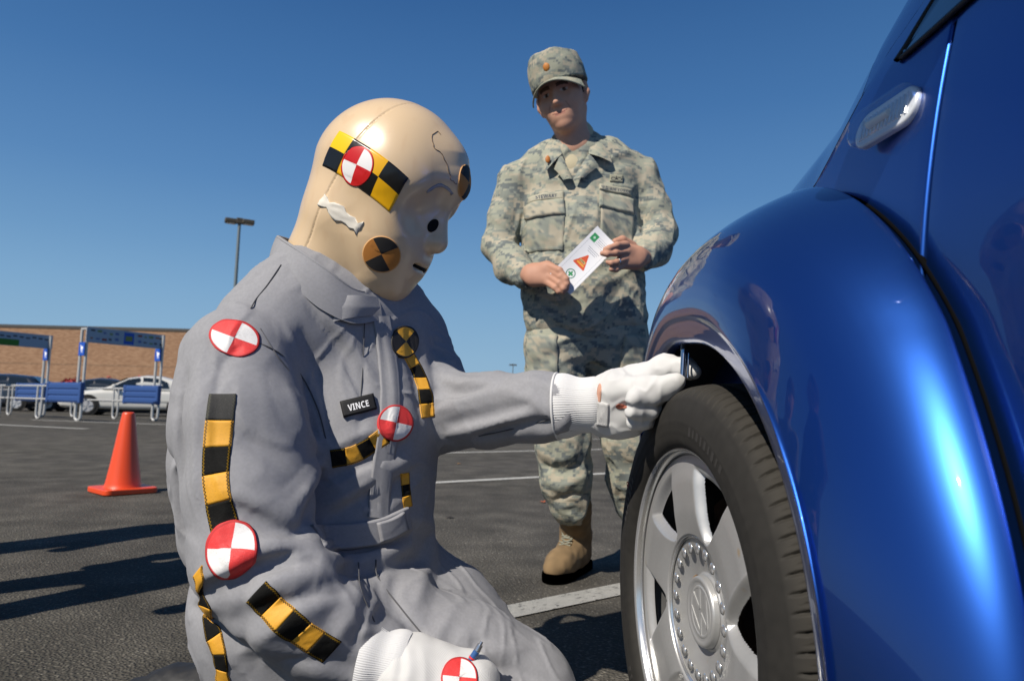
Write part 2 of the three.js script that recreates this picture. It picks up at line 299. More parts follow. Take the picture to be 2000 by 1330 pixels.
// fallen leaves
const leafShape = (() => { const s = new THREE.Shape(); s.moveTo(0, -.045); s.quadraticCurveTo(.03, -.02, .026, .005); s.lineTo(.04, .02); s.lineTo(.018, .024); s.lineTo(.004, .05); s.lineTo(-.012, .025); s.lineTo(-.036, .022); s.lineTo(-.026, .003); s.quadraticCurveTo(-.028, -.022, 0, -.045); const g = new THREE.ShapeGeometry(s, 4); const p = g.attributes.position; for (let i = 0; i < p.count; i++) p.setZ(i, .008 + 9 * (p.getX(i) ** 2) + 2 * p.getY(i) ** 2); g.rotateX(-Math.PI / 2); g.computeVertexNormals(); return g; })();
for (const [p, c, r, label] of [[[0.2163,0,-4.3572], [.36, .085, .02], .4, 'small fallen orange leaf on the asphalt beside the soldier in camouflage'], [[-0.5025,0,-7.1077], [.40, .20, .05], 1.9, 'small fallen yellow leaf between the stall lines on the asphalt'], [[-0.3005,0,-3.6661], [.04, .03, .02], 2.5, 'tiny dark leaf on bare asphalt in front of the white lines']]) {
  const m = part('fallen_leaf', leafShape, M(c, .7), scene); m.position.set(...p); m.rotation.y = r; m.scale.setScalar(.62); tag(m, label, 'leaf', 'fallen leaves on the asphalt');
}

// ---------------------------------------------------------------- store building
const brickMap = canvasTex(1024, 512, (c, w, h) => { // 4 m x 2 m of tan split-faced masonry courses
  const im = c.createImageData(w, h), bh = 16, bw = 64;
  const rowTone = [], cellTone = {};
  for (let j = 0; j < h; j++) for (let i = 0; i < w; i++) {
    const r = Math.floor(j / bh), x = i + (r % 2) * bw / 2, q = Math.floor(x / bw) % (w / bw), key = r * 100 + q; if (cellTone[key] === undefined) cellTone[key] = rnd();
    const t = cellTone[key], mort = (j % bh) < 1.5 || (x % bw) < 1.5, n = tileNoise(i / 5, j / 4, 4096, 2);
    let k = .86 + .16 * t + .14 * (n - .5); if (mort) k = .86;
    const o = (j * w + i) * 4; im.data[o] = 166 * k; im.data[o + 1] = (127 + 6 * t) * k; im.data[o + 2] = (97 + 8 * t) * k; im.data[o + 3] = 255;
  }
  c.putImageData(im, 0, 0);
});
brickMap.wrapS = brickMap.wrapT = THREE.RepeatWrapping;
{
  const b = thing('store_building', 'long tan masonry store building with a dark flat roof edge behind the parked cars', 'building', [-40, 0, -52], 0);
  const mat = M([.86, .86, .86], .95, { map: brickMap }), wallH = 5.75, X0 = -60, X1 = 29, D = 30;
  const wall = (x0, x1, y0, y1, z, name) => { const g = new THREE.PlaneGeometry(x1 - x0, y1 - y0); g.translate((x0 + x1) / 2, (y0 + y1) / 2, z); const u = g.attributes.uv; for (let i = 0; i < 4; i++) u.setXY(i, u.getX(i) * (x1 - x0) / 4, u.getY(i) * (y1 - y0) / 2); return part(name, g, mat, b); };
  wall(X0, X1, 0, 3.02, 0, 'wall'); wall(X0, X1, 3.06, wallH, 0, 'wall');
  const joint = part('wall_joint', box(X1 - X0, .05, .04, (X0 + X1) / 2, 3.04, -.03), M([.16, .11, .075], .9), b);
  const side = new THREE.PlaneGeometry(D, wallH); side.rotateY(Math.PI / 2); side.translate(X1 - .001, wallH / 2, -D / 2); { const u = side.attributes.uv; for (let i = 0; i < 4; i++) u.setXY(i, u.getX(i) * D / 4, u.getY(i) * wallH / 2); } part('wall', side, mat, b);
  part('coping', box(X1 - X0 + .2, .22, .5, (X0 + X1) / 2, wallH + .1, -.2), M([.05, .045, .04], .6, {}), b);
  part('roof', box(X1 - X0, .1, D, (X0 + X1) / 2, wallH - .1, -D / 2 - .5), M([.12, .12, .12], .9), b);
  b.rotation.y = -.012;
  const v = thing('rooftop_unit', 'pale metal rooftop unit on the store roof near its right end', 'roof unit', [-22.2, 5.6, -55]);
  part('housing', rbox(2.0, .95, 1.6, .04, 0, .475, 0), M([.42, .43, .40], .6, { metalness: .2 }), v);
  part('lid', rbox(2.1, .08, 1.7, .02, 0, .98, 0), M([.5, .5, .48], .5), v);
  for (let k = 0; k < 5; k++) part('louvre', box(1.6, .03, .05, 0, .2 + k * .13, .81), M([.3, .31, .3], .6), v);
}
// ---------------------------------------------------------------- lamp posts
function lampPost(pos, H, label, ry) {
  const t = thing('lamp_post', label, 'lamp post', pos, ry, 'car park lamp posts');
  const dark = M([.055, .045, .03], .6), grey = M([.16, .19, .20], .5, { metalness: .4 });
  part('base', new THREE.CylinderGeometry(.3, .3, .8, 20).translate(0, .4, 0), M([.4, .39, .37], .9), t);
  part('pole', new THREE.CylinderGeometry(.085, .125, H - .8, 16).translate(0, .8 + (H - .8) / 2, 0), grey, t);
  part('arm', box(1.0, .09, .09, 0, H - .05, 0), dark, t);
  for (const s of [-1, 1]) { const f = part('lamp_head', rbox(.66, .26, .5, .05, s * .47, H + .03, s * .12), dark, t); part('lens', box(.48, .02, .38, s * .47, H - .11, s * .12), M([.5, .45, .34], .3), f); }
  part('mount', rbox(.34, .34, .3, .03, 0, H + .06, 0), dark, t);
}
lampPost([-16.3, 0, -40], 11.15, 'tall grey lamp post with two dark lamp heads rising behind the kneeling figure', .5);
lampPost([0.35, 0, -150], 10.1, 'tiny far lamp post on the horizon between sleeve and soldier', .2);

// ---------------------------------------------------------------- traffic cone
{
  const p = [-2.3722,0,-4.3248], t = thing('traffic_cone', 'orange traffic cone standing on the asphalt', 'cone', p, .86);
  const om = M([.68, .062, .01], .42, { clearcoat: .25, clearcoatRoughness: .3 });
  const prof = [[.0, .492], [.026, .492], [.0335, .487], [.036, .478], [.044, .43], [.060, .31], [.080, .17], [.098, .06], [.104, .042], [.108, .034]].map(([r, y]) => new THREE.Vector2(r, y));
  part('cone_body', new THREE.LatheGeometry(prof, 48), om, t);
  const sh = new THREE.Shape(), a = .148, c = .035; sh.moveTo(-a + c, -a); sh.lineTo(a - c, -a); sh.quadraticCurveTo(a, -a, a, -a + c); sh.lineTo(a, a - c); sh.quadraticCurveTo(a, a, a - c, a); sh.lineTo(-a + c, a); sh.quadraticCurveTo(-a, a, -a, a - c); sh.lineTo(-a, -a + c); sh.quadraticCurveTo(-a, -a, -a + c, -a);
  const g = new THREE.ExtrudeGeometry(sh, { depth: .02, bevelEnabled: true, bevelSize: .006, bevelThickness: .006, bevelSegments: 3 }); g.rotateX(-Math.PI / 2); g.translate(0, .01, 0); part('base', g, om, t);
  for (let k = 0; k < 4; k++) { const f = box(.05, .012, .05, .11 * (k < 2 ? 1 : -1), .005, .11 * (k % 2 ? 1 : -1)); part('foot', f, om, t); }
}

// ---------------------------------------------------------------- trolley bays
const galv = M([.46, .46, .455], .42, { metalness: .25 }), bluePl = M([.024, .066, .215], .5), whitePl = M([.8, .8, .8], .5);
const cartSign = canvasTex(128, 128, (c, w, h) => { c.fillStyle = '#1c50b4'; c.fillRect(0, 0, w, h); c.strokeStyle = '#fff'; c.fillStyle = '#fff'; c.lineWidth = 9; c.beginPath(); c.moveTo(36, 28); c.lineTo(46, 34); c.lineTo(54, 78); c.lineTo(86, 78); c.stroke(); c.beginPath(); c.moveTo(46, 38); c.lineTo(96, 42); c.lineTo(86, 68); c.lineTo(54, 70); c.fill(); c.beginPath(); c.arc(58, 94, 7, 0, 7); c.arc(82, 94, 7, 0, 7); c.fill(); });
const bannerMap = (kind) => canvasTex(512, 96, (c, w, h) => {
  c.fillStyle = '#8d9db0'; c.fillRect(0, 0, w, h);
  if (kind) { c.fillStyle = '#2f6b1c'; c.fillRect(0, 50, 300, 46); c.fillStyle = '#3a3f4c'; for (let k = 0; k < 12; k++) c.fillRect(20 + k * 40, 18 + (k % 3) * 4, 26, 12); }
  else { c.fillStyle = '#2051b0'; c.fillRect(232, 8, 66, 80); c.fillStyle = '#6f7c46'; c.fillRect(242, 32, 46, 34); const cols = ['#2c3038', '#4b5f96', '#7d3a34', '#6a7f4e', '#3a3f4c', '#8a5a46']; let s = 5; for (let k = 0; k < 26; k++) { s = (s * 137 + 29) % 997; const x = 16 + (k % 13) * 38 + s % 12, y = 10 + Math.floor(k / 13) * 42 + s % 14; if (x > 204 && x < 300) continue; c.fillStyle = cols[s % 6]; c.fillRect(x, y, 16 + s % 16, 9 + s % 8); } }
});
function trolleyBay(pR, kind, label) {
  // right-hand front frame stands at pR; the opening runs along O, the bay's length along L
  const O = [-.565, 0, .825], Ld = [-.86, 0, -.51];
  const t = thing('trolley_bay', label, 'trolley bay', pR, 0, 'trolley bays in front of the parked cars');
  const at = (o, l, y) => [O[0] * o + Ld[0] * l, y, O[2] * o + Ld[2] * l];
  const TOP = 2.28, wO = 1.92;
  for (const o of [0, wO]) {
    const f = part('frame', merged([tube([at(o, .0, TOP), at(o, .0, 1.2), at(o, 0, .2), at(o, .03, .06), at(o, .125, .02), at(o, .22, .06), at(o, .25, .2), at(o, .25, 1.2), at(o, .25, TOP)], .034, 60, 8), rod(at(o, -.02, TOP), at(o, .27, TOP), .03)]), galv, t);
    const s = part('cart_sign', new THREE.PlaneGeometry(.30, .33), M([.9, .9, .9], .5, { map: cartSign }), t); const c = at(o, .125, 1.78); s.position.set(...add3(c, O, .045)); s.rotation.y = Math.atan2(O[0], O[2]);
    part('sign_back', rbox(.31, .34, .012, .005), bluePl, s).position.z = -.012;
    // side rails with blue panel
    for (const y of [.52, .86]) part('rail', rod(at(o, .1, y), at(o, 4.2, y), .024), galv, t);
    const pl = [-1, 0, 1].map((k) => { const g = rbox(1.55, .135, .09, .03); return g.translate(0, k * .155, 0); }), pn = part('side_panel', merged([...pl, rbox(1.6, .5, .05, .02), rbox(.1, .52, .12, .03, -.76, 0, 0), rbox(.1, .52, .12, .03, .76, 0, 0)]), bluePl, t);
    pn.position.set(...add3(at(o, .72, .70), O, .05)); pn.rotation.y = Math.atan2(-Ld[2], Ld[0]);
    for (const k of [-.42, .42]) for (const y of [-.2, .2]) { const cl = part('clip', rbox(.2, .05, .04, .015, k * 1.2, y * .8, .05), galv, pn); }
    for (const l of [1.9, 4.1]) part('leg', tube([at(o, l, .88), at(o, l, .2), at(o, l + .04, .05), at(o, l + .12, .02), at(o, l + .2, .05), at(o, l + .24, .2), at(o, l + .24, .88)], .026, 40, 8), galv, t);
  }
  const bn = part('banner', new THREE.PlaneGeometry(wO + .12, .36), M([1, 1, 1], .7, { map: bannerMap(kind) }), t); const c = at(wO / 2, -.03, TOP - .15); bn.position.set(...c); bn.rotation.y = Math.atan2(-Ld[0], -Ld[2]);
  part('banner_back', box(wO + .14, .38, .02), M([.32, .36, .42], .7), bn).position.z = -.014;
  part('banner_bar', box(wO + .1, .03, .04, 0, .18, -.03), galv, bn);
  return t;
}
trolleyBay([-9.4412,0,-18.6287], 0, 'trolley bay with two blue panels and a printed banner nearest the orange cone');
trolleyBay([-13.1809,0,-19.6684], 1, 'trolley bay at the left with a green edged banner beside the dark car');

// ---------------------------------------------------------------- parked cars
const glassDark = M([.012, .016, .022], .06, { specularIntensity: 1, clearcoat: .6 }), tyreMat0 = M([.016, .016, .016], .85), chromeM = M([.55, .55, .56], .35, { metalness: .35 });
function parkedCar(pos, turn, paintC, kind, label) {
  const t = thing('parked_car', label, 'car', pos, turn, 'cars parked in front of the store');
  const pm = M(paintC, .38, { clearcoat: 1, clearcoatRoughness: .06 }), Lc = kind === 'wagon' ? 4.6 : 4.5, Wd = 1.72;
  // x runs from the nose (-L/2) to the tail (+L/2)
  const low = [[-2.25, .42, .60], [-2.2, .26, .68], [-1.9, .2, .78], [-1.4, .19, .86], [-.95, .19, .92], [0, .18, .94], [1.2, .19, .95], [1.75, .2, .97], [2.1, .28, .95], [2.24, .42, .82], [2.27, .5, .7]];
  const roof = kind === 'wagon' ? [[-1.05, .90], [-.35, 1.32], [.2, 1.43], [1.0, 1.44], [1.7, 1.38], [2.2, .95]] : [[-1.0, .90], [-.25, 1.32], [.3, 1.42], [.8, 1.40], [1.2, 1.3], [1.72, .96]];
  const sx = Lc / 4.5;
  const lo = low.map((r) => [r[0], r[1]]), hi = low.map((r) => [r[0], r[2]]);
  // lower body: section is a rounded box
  const body = sheet((u, v) => {
    const x = -2.27 + 4.54 * v, y0 = interp(lo, x), y1 = interp(hi, x), th = u * Math.PI * 2, e = .34, cs = Math.cos(th), sn = Math.sin(th), end = Math.pow(1 - Math.pow(Math.abs(x) / 2.29, 9), .35);
    const z = Math.sign(cs) * Math.pow(Math.abs(cs), e) * Wd / 2 * (.82 + .18 * end) * (sn > 0 ? 1 - .05 * sn : 1), y = (y0 + y1) / 2 + Math.sign(sn) * Math.pow(Math.abs(sn), e) * (y1 - y0) / 2;
    return [x * sx, y, z];
  }, 64, 60, true);
  part('body', body, pm, t);
  part('bonnet_end', sheet((u, v) => { const th = u * Math.PI * 2; return [-2.27 * sx, .51 + Math.sin(th) * .09 * v, Math.cos(th) * .7 * v]; }, 20, 2), pm, t);
  const cabin = sheet((u, v) => {
    const x0 = roof[0][0], x1 = roof[roof.length - 1][0], x = x0 + (x1 - x0) * v, yt = interp(roof, x), yb = .9, th = u * Math.PI, e = .4, cs = Math.cos(th), sn = Math.sin(th);
    const k = (yt - yb) / .55; return [x * sx, yb + Math.pow(sn, e) * (yt - yb), Math.sign(cs) * Math.pow(Math.abs(cs), e) * (Wd / 2 - .05 - .15 * Math.pow(sn, 1.2) * k)];
  }, 40, 40);
  part('cabin', cabin, pm, t);
  const at = (x, y, s) => { const yt = interp(roof, x), k = clamp((y - .9) / .55, 0, 1), sn = Math.pow(clamp((y - .9) / Math.max(.02, yt - .9), 0, 1), 2.5); return [x * sx, y, s * (Wd / 2 - .05 - .15 * Math.pow(sn, 1.2) * k + .012)]; };
  const pane = (pts, s, name) => { const sh = new THREE.Shape(); pts.forEach(([x, y], i) => i ? sh.lineTo(x, y) : sh.moveTo(x, y)); const g = new THREE.ShapeGeometry(sh), p = g.attributes.position; for (let i = 0; i < p.count; i++) p.setXYZ(i, ...at(p.getX(i), p.getY(i), s)); g.computeVertexNormals(); return part(name, g, glassDark, t); };
  for (const s of [-1, 1]) {
    pane([[-.72, .97], [-.22, 1.25], [.14, 1.32], [.17, .97]], s, 'side_window');
    pane(kind === 'wagon' ? [[.24, .97], [.22, 1.33], [.95, 1.34], [1.0, .98]] : [[.24, .97], [.22, 1.33], [.72, 1.31], [1.0, 1.18], [1.06, .98]], s, 'side_window');
    if (kind === 'wagon') pane([[1.07, .98], [1.02, 1.33], [1.6, 1.28], [1.78, .99]], s, 'side_window');
    for (const x of [-1.38, 1.38]) {
      const w = new THREE.Group(); w.name = 'wheel'; w.position.set(x * sx, .31, s * (Wd / 2 - .1)); t.add(w);
      part('tyre', new THREE.TorusGeometry(.235, .085, 12, 36), tyreMat0, w);
      const rim = new THREE.CylinderGeometry(.19, .19, .15, 28); rim.rotateX(Math.PI / 2); part('rim', rim, chromeM, w);
      const arch = new THREE.CylinderGeometry(.36, .36, .1, 32, 1, false, -1.0 + Math.PI / 2, Math.PI); arch.rotateX(Math.PI / 2);
      part('wheel_arch', new THREE.CylinderGeometry(.355, .355, .03, 32).rotateX(Math.PI / 2).translate(x * sx, .34, s * (Wd / 2 - .006)), M([.01, .01, .01], .9), t);
      w.position.z = s * (Wd / 2 - .06);
      for (let k = 0; k < 5; k++) { const a = k * 1.2566; part('spoke', box(.05, .16, .02, 0, .1, s * .083).applyMatrix4(new THREE.Matrix4().makeRotationZ(a)), chromeM, w); }
    }
    part('headlight', rbox(.2, .14, .34, .05, -2.14 * sx, .62, s * .62), M([.6, .62, .64], .15, { clearcoat: 1 }), t);
    part('tail_light', rbox(.14, .2, .3, .04, 2.18 * sx, .78, s * .66), M([.32, .012, .015], .25, { clearcoat: 1 }), t);
    part('side_moulding', box(2.3 * sx, .06, .015, 0, .52, s * (Wd / 2 + .004)), M(paintC.map((v) => v * .75), .5), t);
    part('door_handle', rbox(.16, .03, .03, .01, .02, .84, s * (Wd / 2 - .004)), pm, t);
    part('door_mirror', rbox(.12, .13, .16, .04, -.62 * sx, 1.0, s * (Wd / 2 + .06)), pm, t);
  }
  const ws = (x0, x1, name, dx) => { const g = sheet((u, v) => { const x = x0 + (x1 - x0) * v, y = interp(roof, x), k = (y - .9) / .55; return [x * sx + dx, y + .004 + .012, (u - .5) * 2 * (Wd / 2 - .2 - .12 * k)]; }, 10, 8); part(name, g, glassDark, t); };
  ws(-.95, -.3, 'windscreen', -.02); ws(kind === 'wagon' ? 1.78 : 1.28, kind === 'wagon' ? 2.12 : 1.66, 'rear_window', .02);
  part('bumper', rbox(.3, .2, 1.6, .08, -2.12 * sx, .42, 0), pm, t); part('bumper', rbox(.3, .22, 1.62, .08, 2.14 * sx, .44, 0), pm, t);
  part('number_plate', box(.02, .12, .34, 2.3 * sx, .62, 0), whitePl, t);
  part('underbody', box(4.0 * sx, .2, 1.5, 0, .22, 0), M([.01, .01, .01], .9), t);
  return t;
}
parkedCar([-13.2, 0, -24.6], .34, [.60, .59, .55], 'sedan', 'white sedan parked behind the orange cone and blue panels');
parkedCar([-20.6, 0, -27.2], .25, [.010, .016, .030], 'wagon', 'dark blue car parked behind the left trolley bay');
parkedCar([-17.4, 0, -28.9], .3, [.016, .020, .028], 'sedan', 'dark car half hidden behind the white sedan');
parkedCar([-24.6, 0, -29.5], .3, [.58, .58, .56], 'wagon', 'white car cut off at the left edge of the picture');

// ---------------------------------------------------------------- red shrubs along the store
function shrub(x, z, r, h, n, label) {
  const t = thing('red_shrub', label, 'shrub', [x, 0, z], 0, 'red shrubs along the store wall');
  const leaf = [], stems = [];
  for (let i = 0; i < n; i++) {
    const a = rr(0, 6.28), b = Math.acos(rr(-.25, 1)), q = Math.pow(rnd(), .35), s = rr(.05, .11), k = 1 + .25 * nz(a, b, x);
    const c = [Math.sin(b) * Math.cos(a) * r * q * k, h * .5 + Math.cos(b) * h * .5 * q * k, Math.sin(b) * Math.sin(a) * r * q * k];
    const g = new THREE.BufferGeometry(), u = norm3([rr(-1, 1), rr(-1, 1), rr(-1, 1)]), v = norm3(cross3(u, [rr(-1, 1), rr(-1, 1), rr(-1, 1)]));
    leaf.push(c.map((q, i) => q - u[i] * s), c.map((q, i) => q + v[i] * s * .5), c.map((q, i) => q - v[i] * s * .5), c.map((q, i) => q + v[i] * s * .5), c.map((q, i) => q + u[i] * s), c.map((q, i) => q - v[i] * s * .5));
  }
  const g = new THREE.BufferGeometry(); g.setAttribute('position', new THREE.Float32BufferAttribute(leaf.flat(), 3)); g.computeVertexNormals();
  const f = part('foliage', g, M([.30, .018, .022], .7), t); f.userData.kind = 'stuff';
  for (let k = 0; k < 6; k++) stems.push(rod([0, 0, 0], [rr(-.5, .5) * r, h * .75, rr(-.5, .5) * r], .025, .01, 6));
  part('stems', merged(stems), M([.06, .04, .03], .9), t);
}
shrub(-23.4, -37, .95, 1.62, 1400, 'red shrub above the gap between dark car and trolley bay');
shrub(-21.5, -37.2, 1.05, 1.7, 1500, 'largest red shrub between the trolley bay posts');
shrub(-19.8, -37, .95, 1.7, 1400, 'red shrub left of the white sedan roof');
shrub(-18.2, -37.3, .9, 1.6, 1200, 'low red shrub just above the white sedan roof');

// ---------------------------------------------------------------- blue car: wheel, fender, body
const WC = [.246, .304, -.972];                          // front wheel centre
const blueCar = thing('blue_car', 'metallic blue rounded car with bulging front fender at the right', 'car', [1.1, 0, -.972]);
const flake = dataTex(512, 512, () => { const v = .82 + .18 * rnd(); return [v, v, v]; });
flake.repeat.set(60, 60);
const blue = M([.016, .074, .325], .36, { metalness: .92, clearcoat: 1, clearcoatRoughness: .015 });
const blackTrim = M([.008, .008, .009], .55), liner = M([.012, .012, .012], .9);
const glass = M([.006, .008, .01], .03, { clearcoat: 1, clearcoatRoughness: .01 });
const Xb = (h) => .357 + (h > .6 ? (h - .6) ** 2 * .36 : 0) + (h > .95 ? (h - .95) * .16 : 0) - (h < .65 ? .11 * (.65 - Math.max(h, .38)) : 0) + (h < .36 ? (.36 - h) * .3 : 0);
const cp = (n, g, m, l) => localPart(n, g, m, blueCar, l);

// --- fender: swept round the wheel; f = degrees from the top towards the rear
const lipR = [[-115, .44], [-60, .43], [-38, .418], [-20, .393], [-8, .374], [0, .364], [14, .364], [28, .370], [50, .389], [66, .402], [81, .408], [115, .415]];
const gapR = [[-115, .57], [-60, .575], [-20, .578], [0, .572], [16, .568], [24.6, .565], [32, .561], [42.6, .557], [51.6, .550], [59.5, .546], [66.5, .547], [72.6, .550], [90, .56], [115, .58]];
const smoothTab = (t, x) => { let s = 0, w = 0; for (let k = -4; k <= 4; k++) { const g = Math.exp(-k * k / 6); s += interp(t, x + k * 2.5) * g; w += g; } return s / w; };
const prof = [[.274, .372], [.266, .363], [.258, .3615], [.2505, .3635], [.2465, .368], [.2445, .376], [.2428, .386], [.2418, .393], [.2402, .397], [.2385, .402], [.2370, .412], [.2368, .424], [.2385, .440], [.2430, .458], [.2500, .4745], [.2590, .4900], [.2700, .5040], [.2830, .5180], [.2980, .5310], [.3150, .5435], [.3320, .5540], [.3460, .5620], [.3535, .5660], [.3580, .5680], [.3605, .5670], [.3612, .5640]];
const fenderPoint = (f, i) => {
  const n = prof.length - 1, k = Math.min(n - 1, Math.floor(i)), t = i - k, x0 = prof[k][0] + (prof[k + 1][0] - prof[k][0]) * t, r0 = prof[k][1] + (prof[k + 1][1] - prof[k][1]) * t;
  const L = smoothTab(lipR, f), G = smoothTab(gapR, f), q = (r0 - .3615) / (.568 - .3615), th = f * Math.PI / 180;
  // rear and front flanks: the profile fattens so that the bulge keeps its roundness
  const w = sstep(25, 80, Math.abs(f)), qq = q + w * .16 * Math.sin(Math.PI * clamp(q, 0, 1));
  const i0 = 9, i1 = n - 2, ta = clamp((i - i0) / (i1 - i0), 0, 1), wr = sstep(18, 60, f), flat = i > i0 && i <= i1;
  const rho = L + (flat ? q + (( .195 + (1 - .195) * (ta + .85 * ta * (1 - ta))) - q) * wr : qq) * (G - L), s = rho * Math.sin(th), h = WC[1] + rho * Math.cos(th);
  const end = Xb(h) - .012, x1 = flat ? x0 + (.2385 + (.358 - .2385) * ta - x0) * wr : x0, xx = .2368 + (x1 - .2368) * ((end - .2368) / (.3605 - .2368));
  const inward = f < -5 ? .05 * ((-f - 5) / 85) ** 2 : 0;
  return [(i > 8 ? xx : x0) + inward, h, WC[2] + s];
};
cp('fender', sheet((u, v) => fenderPoint(-108 + 216 * u, v * (prof.length - 1)), 200, (prof.length - 1) * 3), blue);
{ // dark seal in the gap between fender and body
  const pts = []; for (let f = -40; f <= 105; f += 5) { const p = fenderPoint(f, prof.length - 1.5); pts.push([p[0] + .013, p[1] - .004 * Math.cos(f / 57.3), p[2] - .004 * Math.sin(f / 57.3)]); }
  cp('fender_seal', tube(pts, .003, 120, 8), M([.004, .004, .004], .95, { specularIntensity: .05 }));
  // wheel well: liner and inner wall
  cp('wheel_well', sheet((u, v) => { const f = (-112 + 224 * u) / 57.2958, r = .395 + .02 * Math.abs(Math.sin(f)) + (v < .05 ? .01 : 0); return [.262 + .36 * v, WC[1] + Math.cos(f) * r, WC[2] + Math.sin(f) * r]; }, 60, 10), liner);
  cp('wheel_well_wall', sheet((u, v) => { const f = (-112 + 224 * u) / 57.2958; return [.62, WC[1] + Math.cos(f) * .42 * v, WC[2] + Math.sin(f) * .42 * v]; }, 40, 4), liner);
  cp('strut', rod([.45, .3, WC[2]], [.5, .7, WC[2]], .045, .05), M([.03, .03, .03], .6));
}
// --- body side panels; s = metres behind the wheel centre
const topH = [[-.95, .50], [-.8, .60], [-.5, .71], [-.2, .79], [0, .832], [.08, .852], [.12, .868], [.2, .94], [.237, .984], [.28, 1.015], [.45, 1.16], [.7, 1.33], [1.0, 1.44], [1.5, 1.49], [2.1, 1.38], [2.7, 1.0], [2.95, .62], [3.0, .45]];
const capW = .006;
const panel = (s0, s1, h0, hTop, nu, nv, edge) => sheet((u, v) => {
  // rows at the borders turn inward so that each panel has a rounded edge
  const N = nu, uu = clamp((u * N - 3) / (N - 6), 0, 1), vv = clamp((v * nv - 3) / (nv - 6), 0, 1);
  const iu = Math.min(u * N, N - u * N), iv = Math.min(v * nv, nv - v * nv), turn = (k) => k >= 3 ? [0, 0] : k >= 2 ? [.0012, .0022] : k >= 1 ? [.0038, .0034] : [.016, .0036];
  const s = s0 + (s1 - s0) * uu, ht = typeof hTop === 'function' ? hTop(s) : hTop, h = h0 + (ht - h0) * vv, a = turn(Math.round(iu)), b = edge ? turn(Math.round(iv)) : [0, 0];
  return [Xb(h) + Math.max(a[0], b[0]), h + (v > .5 ? 1 : -1) * b[1], WC[2] + s + (u > .5 ? 1 : -1) * a[1]];
}, nu, nv);
const S_DOOR = .372;
const doorS = (h) => S_DOOR - .045 * sstep(.75, 1.05, h) * 0;
cp('cowl_panel', panel(-.62, S_DOOR - .006, .30, (s) => interp(topH, s), 60, 46, true), blue);
cp('door', panel(S_DOOR + .006, 1.50, .27, .935, 70, 50, true), blue);
cp('rear_quarter', panel(1.512, 2.98, .30, (s) => Math.min(interp(topH, s), .935), 60, 30, false), blue);
cp('sill', panel(.3, 2.0, .17, .262, 40, 14, true), blue);
cp('door_frame_back', sheet((u, v) => { const s = -.9 + 3.8 * u, h = .25 + (Math.min(.93, interp(topH, s) - .02) - .25) * v; return [Xb(h) + .02, h, WC[2] + s]; }, 30, 10), liner);
{ // side window and the frame round it
  const sh = new THREE.Shape(); sh.moveTo(.292, .962); sh.quadraticCurveTo(.284, .946, .304, .945); sh.lineTo(1.46, .945); sh.lineTo(1.46, 1.36); sh.lineTo(1.0, 1.39); sh.lineTo(.7, 1.285); sh.lineTo(.47, 1.125); sh.lineTo(.34, 1.02); sh.lineTo(.292, .962);
  const g = new THREE.ShapeGeometry(sh, 8), p = g.attributes.position; for (let i = 0; i < p.count; i++) { const s = p.getX(i), h = p.getY(i); p.setXYZ(i, Xb(h) - .004, h, WC[2] + s); } g.computeVertexNormals(); cp('side_window', g, glass);
  // window surround above the belt line, pillar and roof rail
  cp('window_surround', sheet((u, v) => { const s = .2 + 2.6 * u, t = interp(topH, s), h = .9355 + (t - .9355) * v; return [Xb(Math.max(h, .9355)) + .0015, Math.max(h, .9355), WC[2] + s]; }, 80, 20), blue);
  const seal = []; for (const [s, h] of [[1.46, .945], [.8, .9455], [.304, .945], [.288, .952], [.296, .968], [.34, 1.024], [.47, 1.13], [.7, 1.29], [1.0, 1.395]]) seal.push([Xb(h) - .003, h, WC[2] + s]);
  cp('window_seal', tube(seal, .0028, 120, 8, false, .3), blackTrim);
}
// --- hood, windscreen and roof share one crowned section
const domeP = (s, t) => { const h0 = interp(topH, s), x0 = Xb(Math.max(h0, .5)), w = 1.1 - x0, a = Math.abs(t), rise = s < .3 ? .26 : .26 - .14 * sstep(.3, 1.2, s); const k = 1 - Math.pow(a, s < .3 ? 6 : 4); return [1.1 + t * w, h0 + rise * k, WC[2] + s - (s < .3 ? .10 * k * sstep(-.4, .2, s) : .16 * k * (1 - sstep(.3, 1.2, s)))]; };
const dome = (s0, s1, t0, t1, n, m) => sheet((u, v) => domeP(s0 + (s1 - s0) * v, t0 + (t1 - t0) * u), n, m);
cp('hood', dome(-.95, .20, -.996, .996, 60, 40), blue);
cp('windscreen', dome(.215, .95, -.90, .90, 40, 24), glass);
cp('windscreen_pillar', dome(.203, 1.0, -.999, -.905, 6, 24), blue); cp('windscreen_pillar', dome(.203, 1.0, .905, .999, 6, 24), blue);
cp('roof', dome(.955, 2.0, -.999, .999, 40, 24), blue); cp('rear_window', dome(2.005, 2.6, -.9, .9, 30, 12), glass); cp('tailgate', dome(2.605, 3.0, -.999, .999, 30, 12), blue);
cp('front_bumper', sheet((u, v) => { const t = u * 2 - 1, a = Math.abs(t); return [1.1 + t * .70, .22 + .36 * v, WC[2] - .92 - .12 * Math.sqrt(1 - a * a * .8) * Math.sin(Math.PI * (.2 + .6 * v))]; }, 30, 10), blue);
cp('far_side', sheet((u, v) => { const s = -.9 + 3.85 * u, h = .25 + (interp(topH, s) - .25) * v; return [2.2 - Xb(h), h, WC[2] + s]; }, 50, 16), blue);
cp('floor_pan', box(1.3, .08, 3.6, 1.1, .24, WC[2] + 1.0), liner);
for (const [s, x] of [[0, 1.95], [2.51, .30], [2.51, 1.9]]) { // the other three wheels
  const w = new THREE.Group(); w.name = 'wheel'; w.position.set(x - 1.1, .304, s); blueCar.add(w);
  part('tyre', new THREE.TorusGeometry(.24, .088, 14, 40).rotateY(Math.PI / 2), tyreMat0, w); part('rim', new THREE.CylinderGeometry(.205, .205, .12, 36).rotateZ(Math.PI / 2), chromeM, w);
}
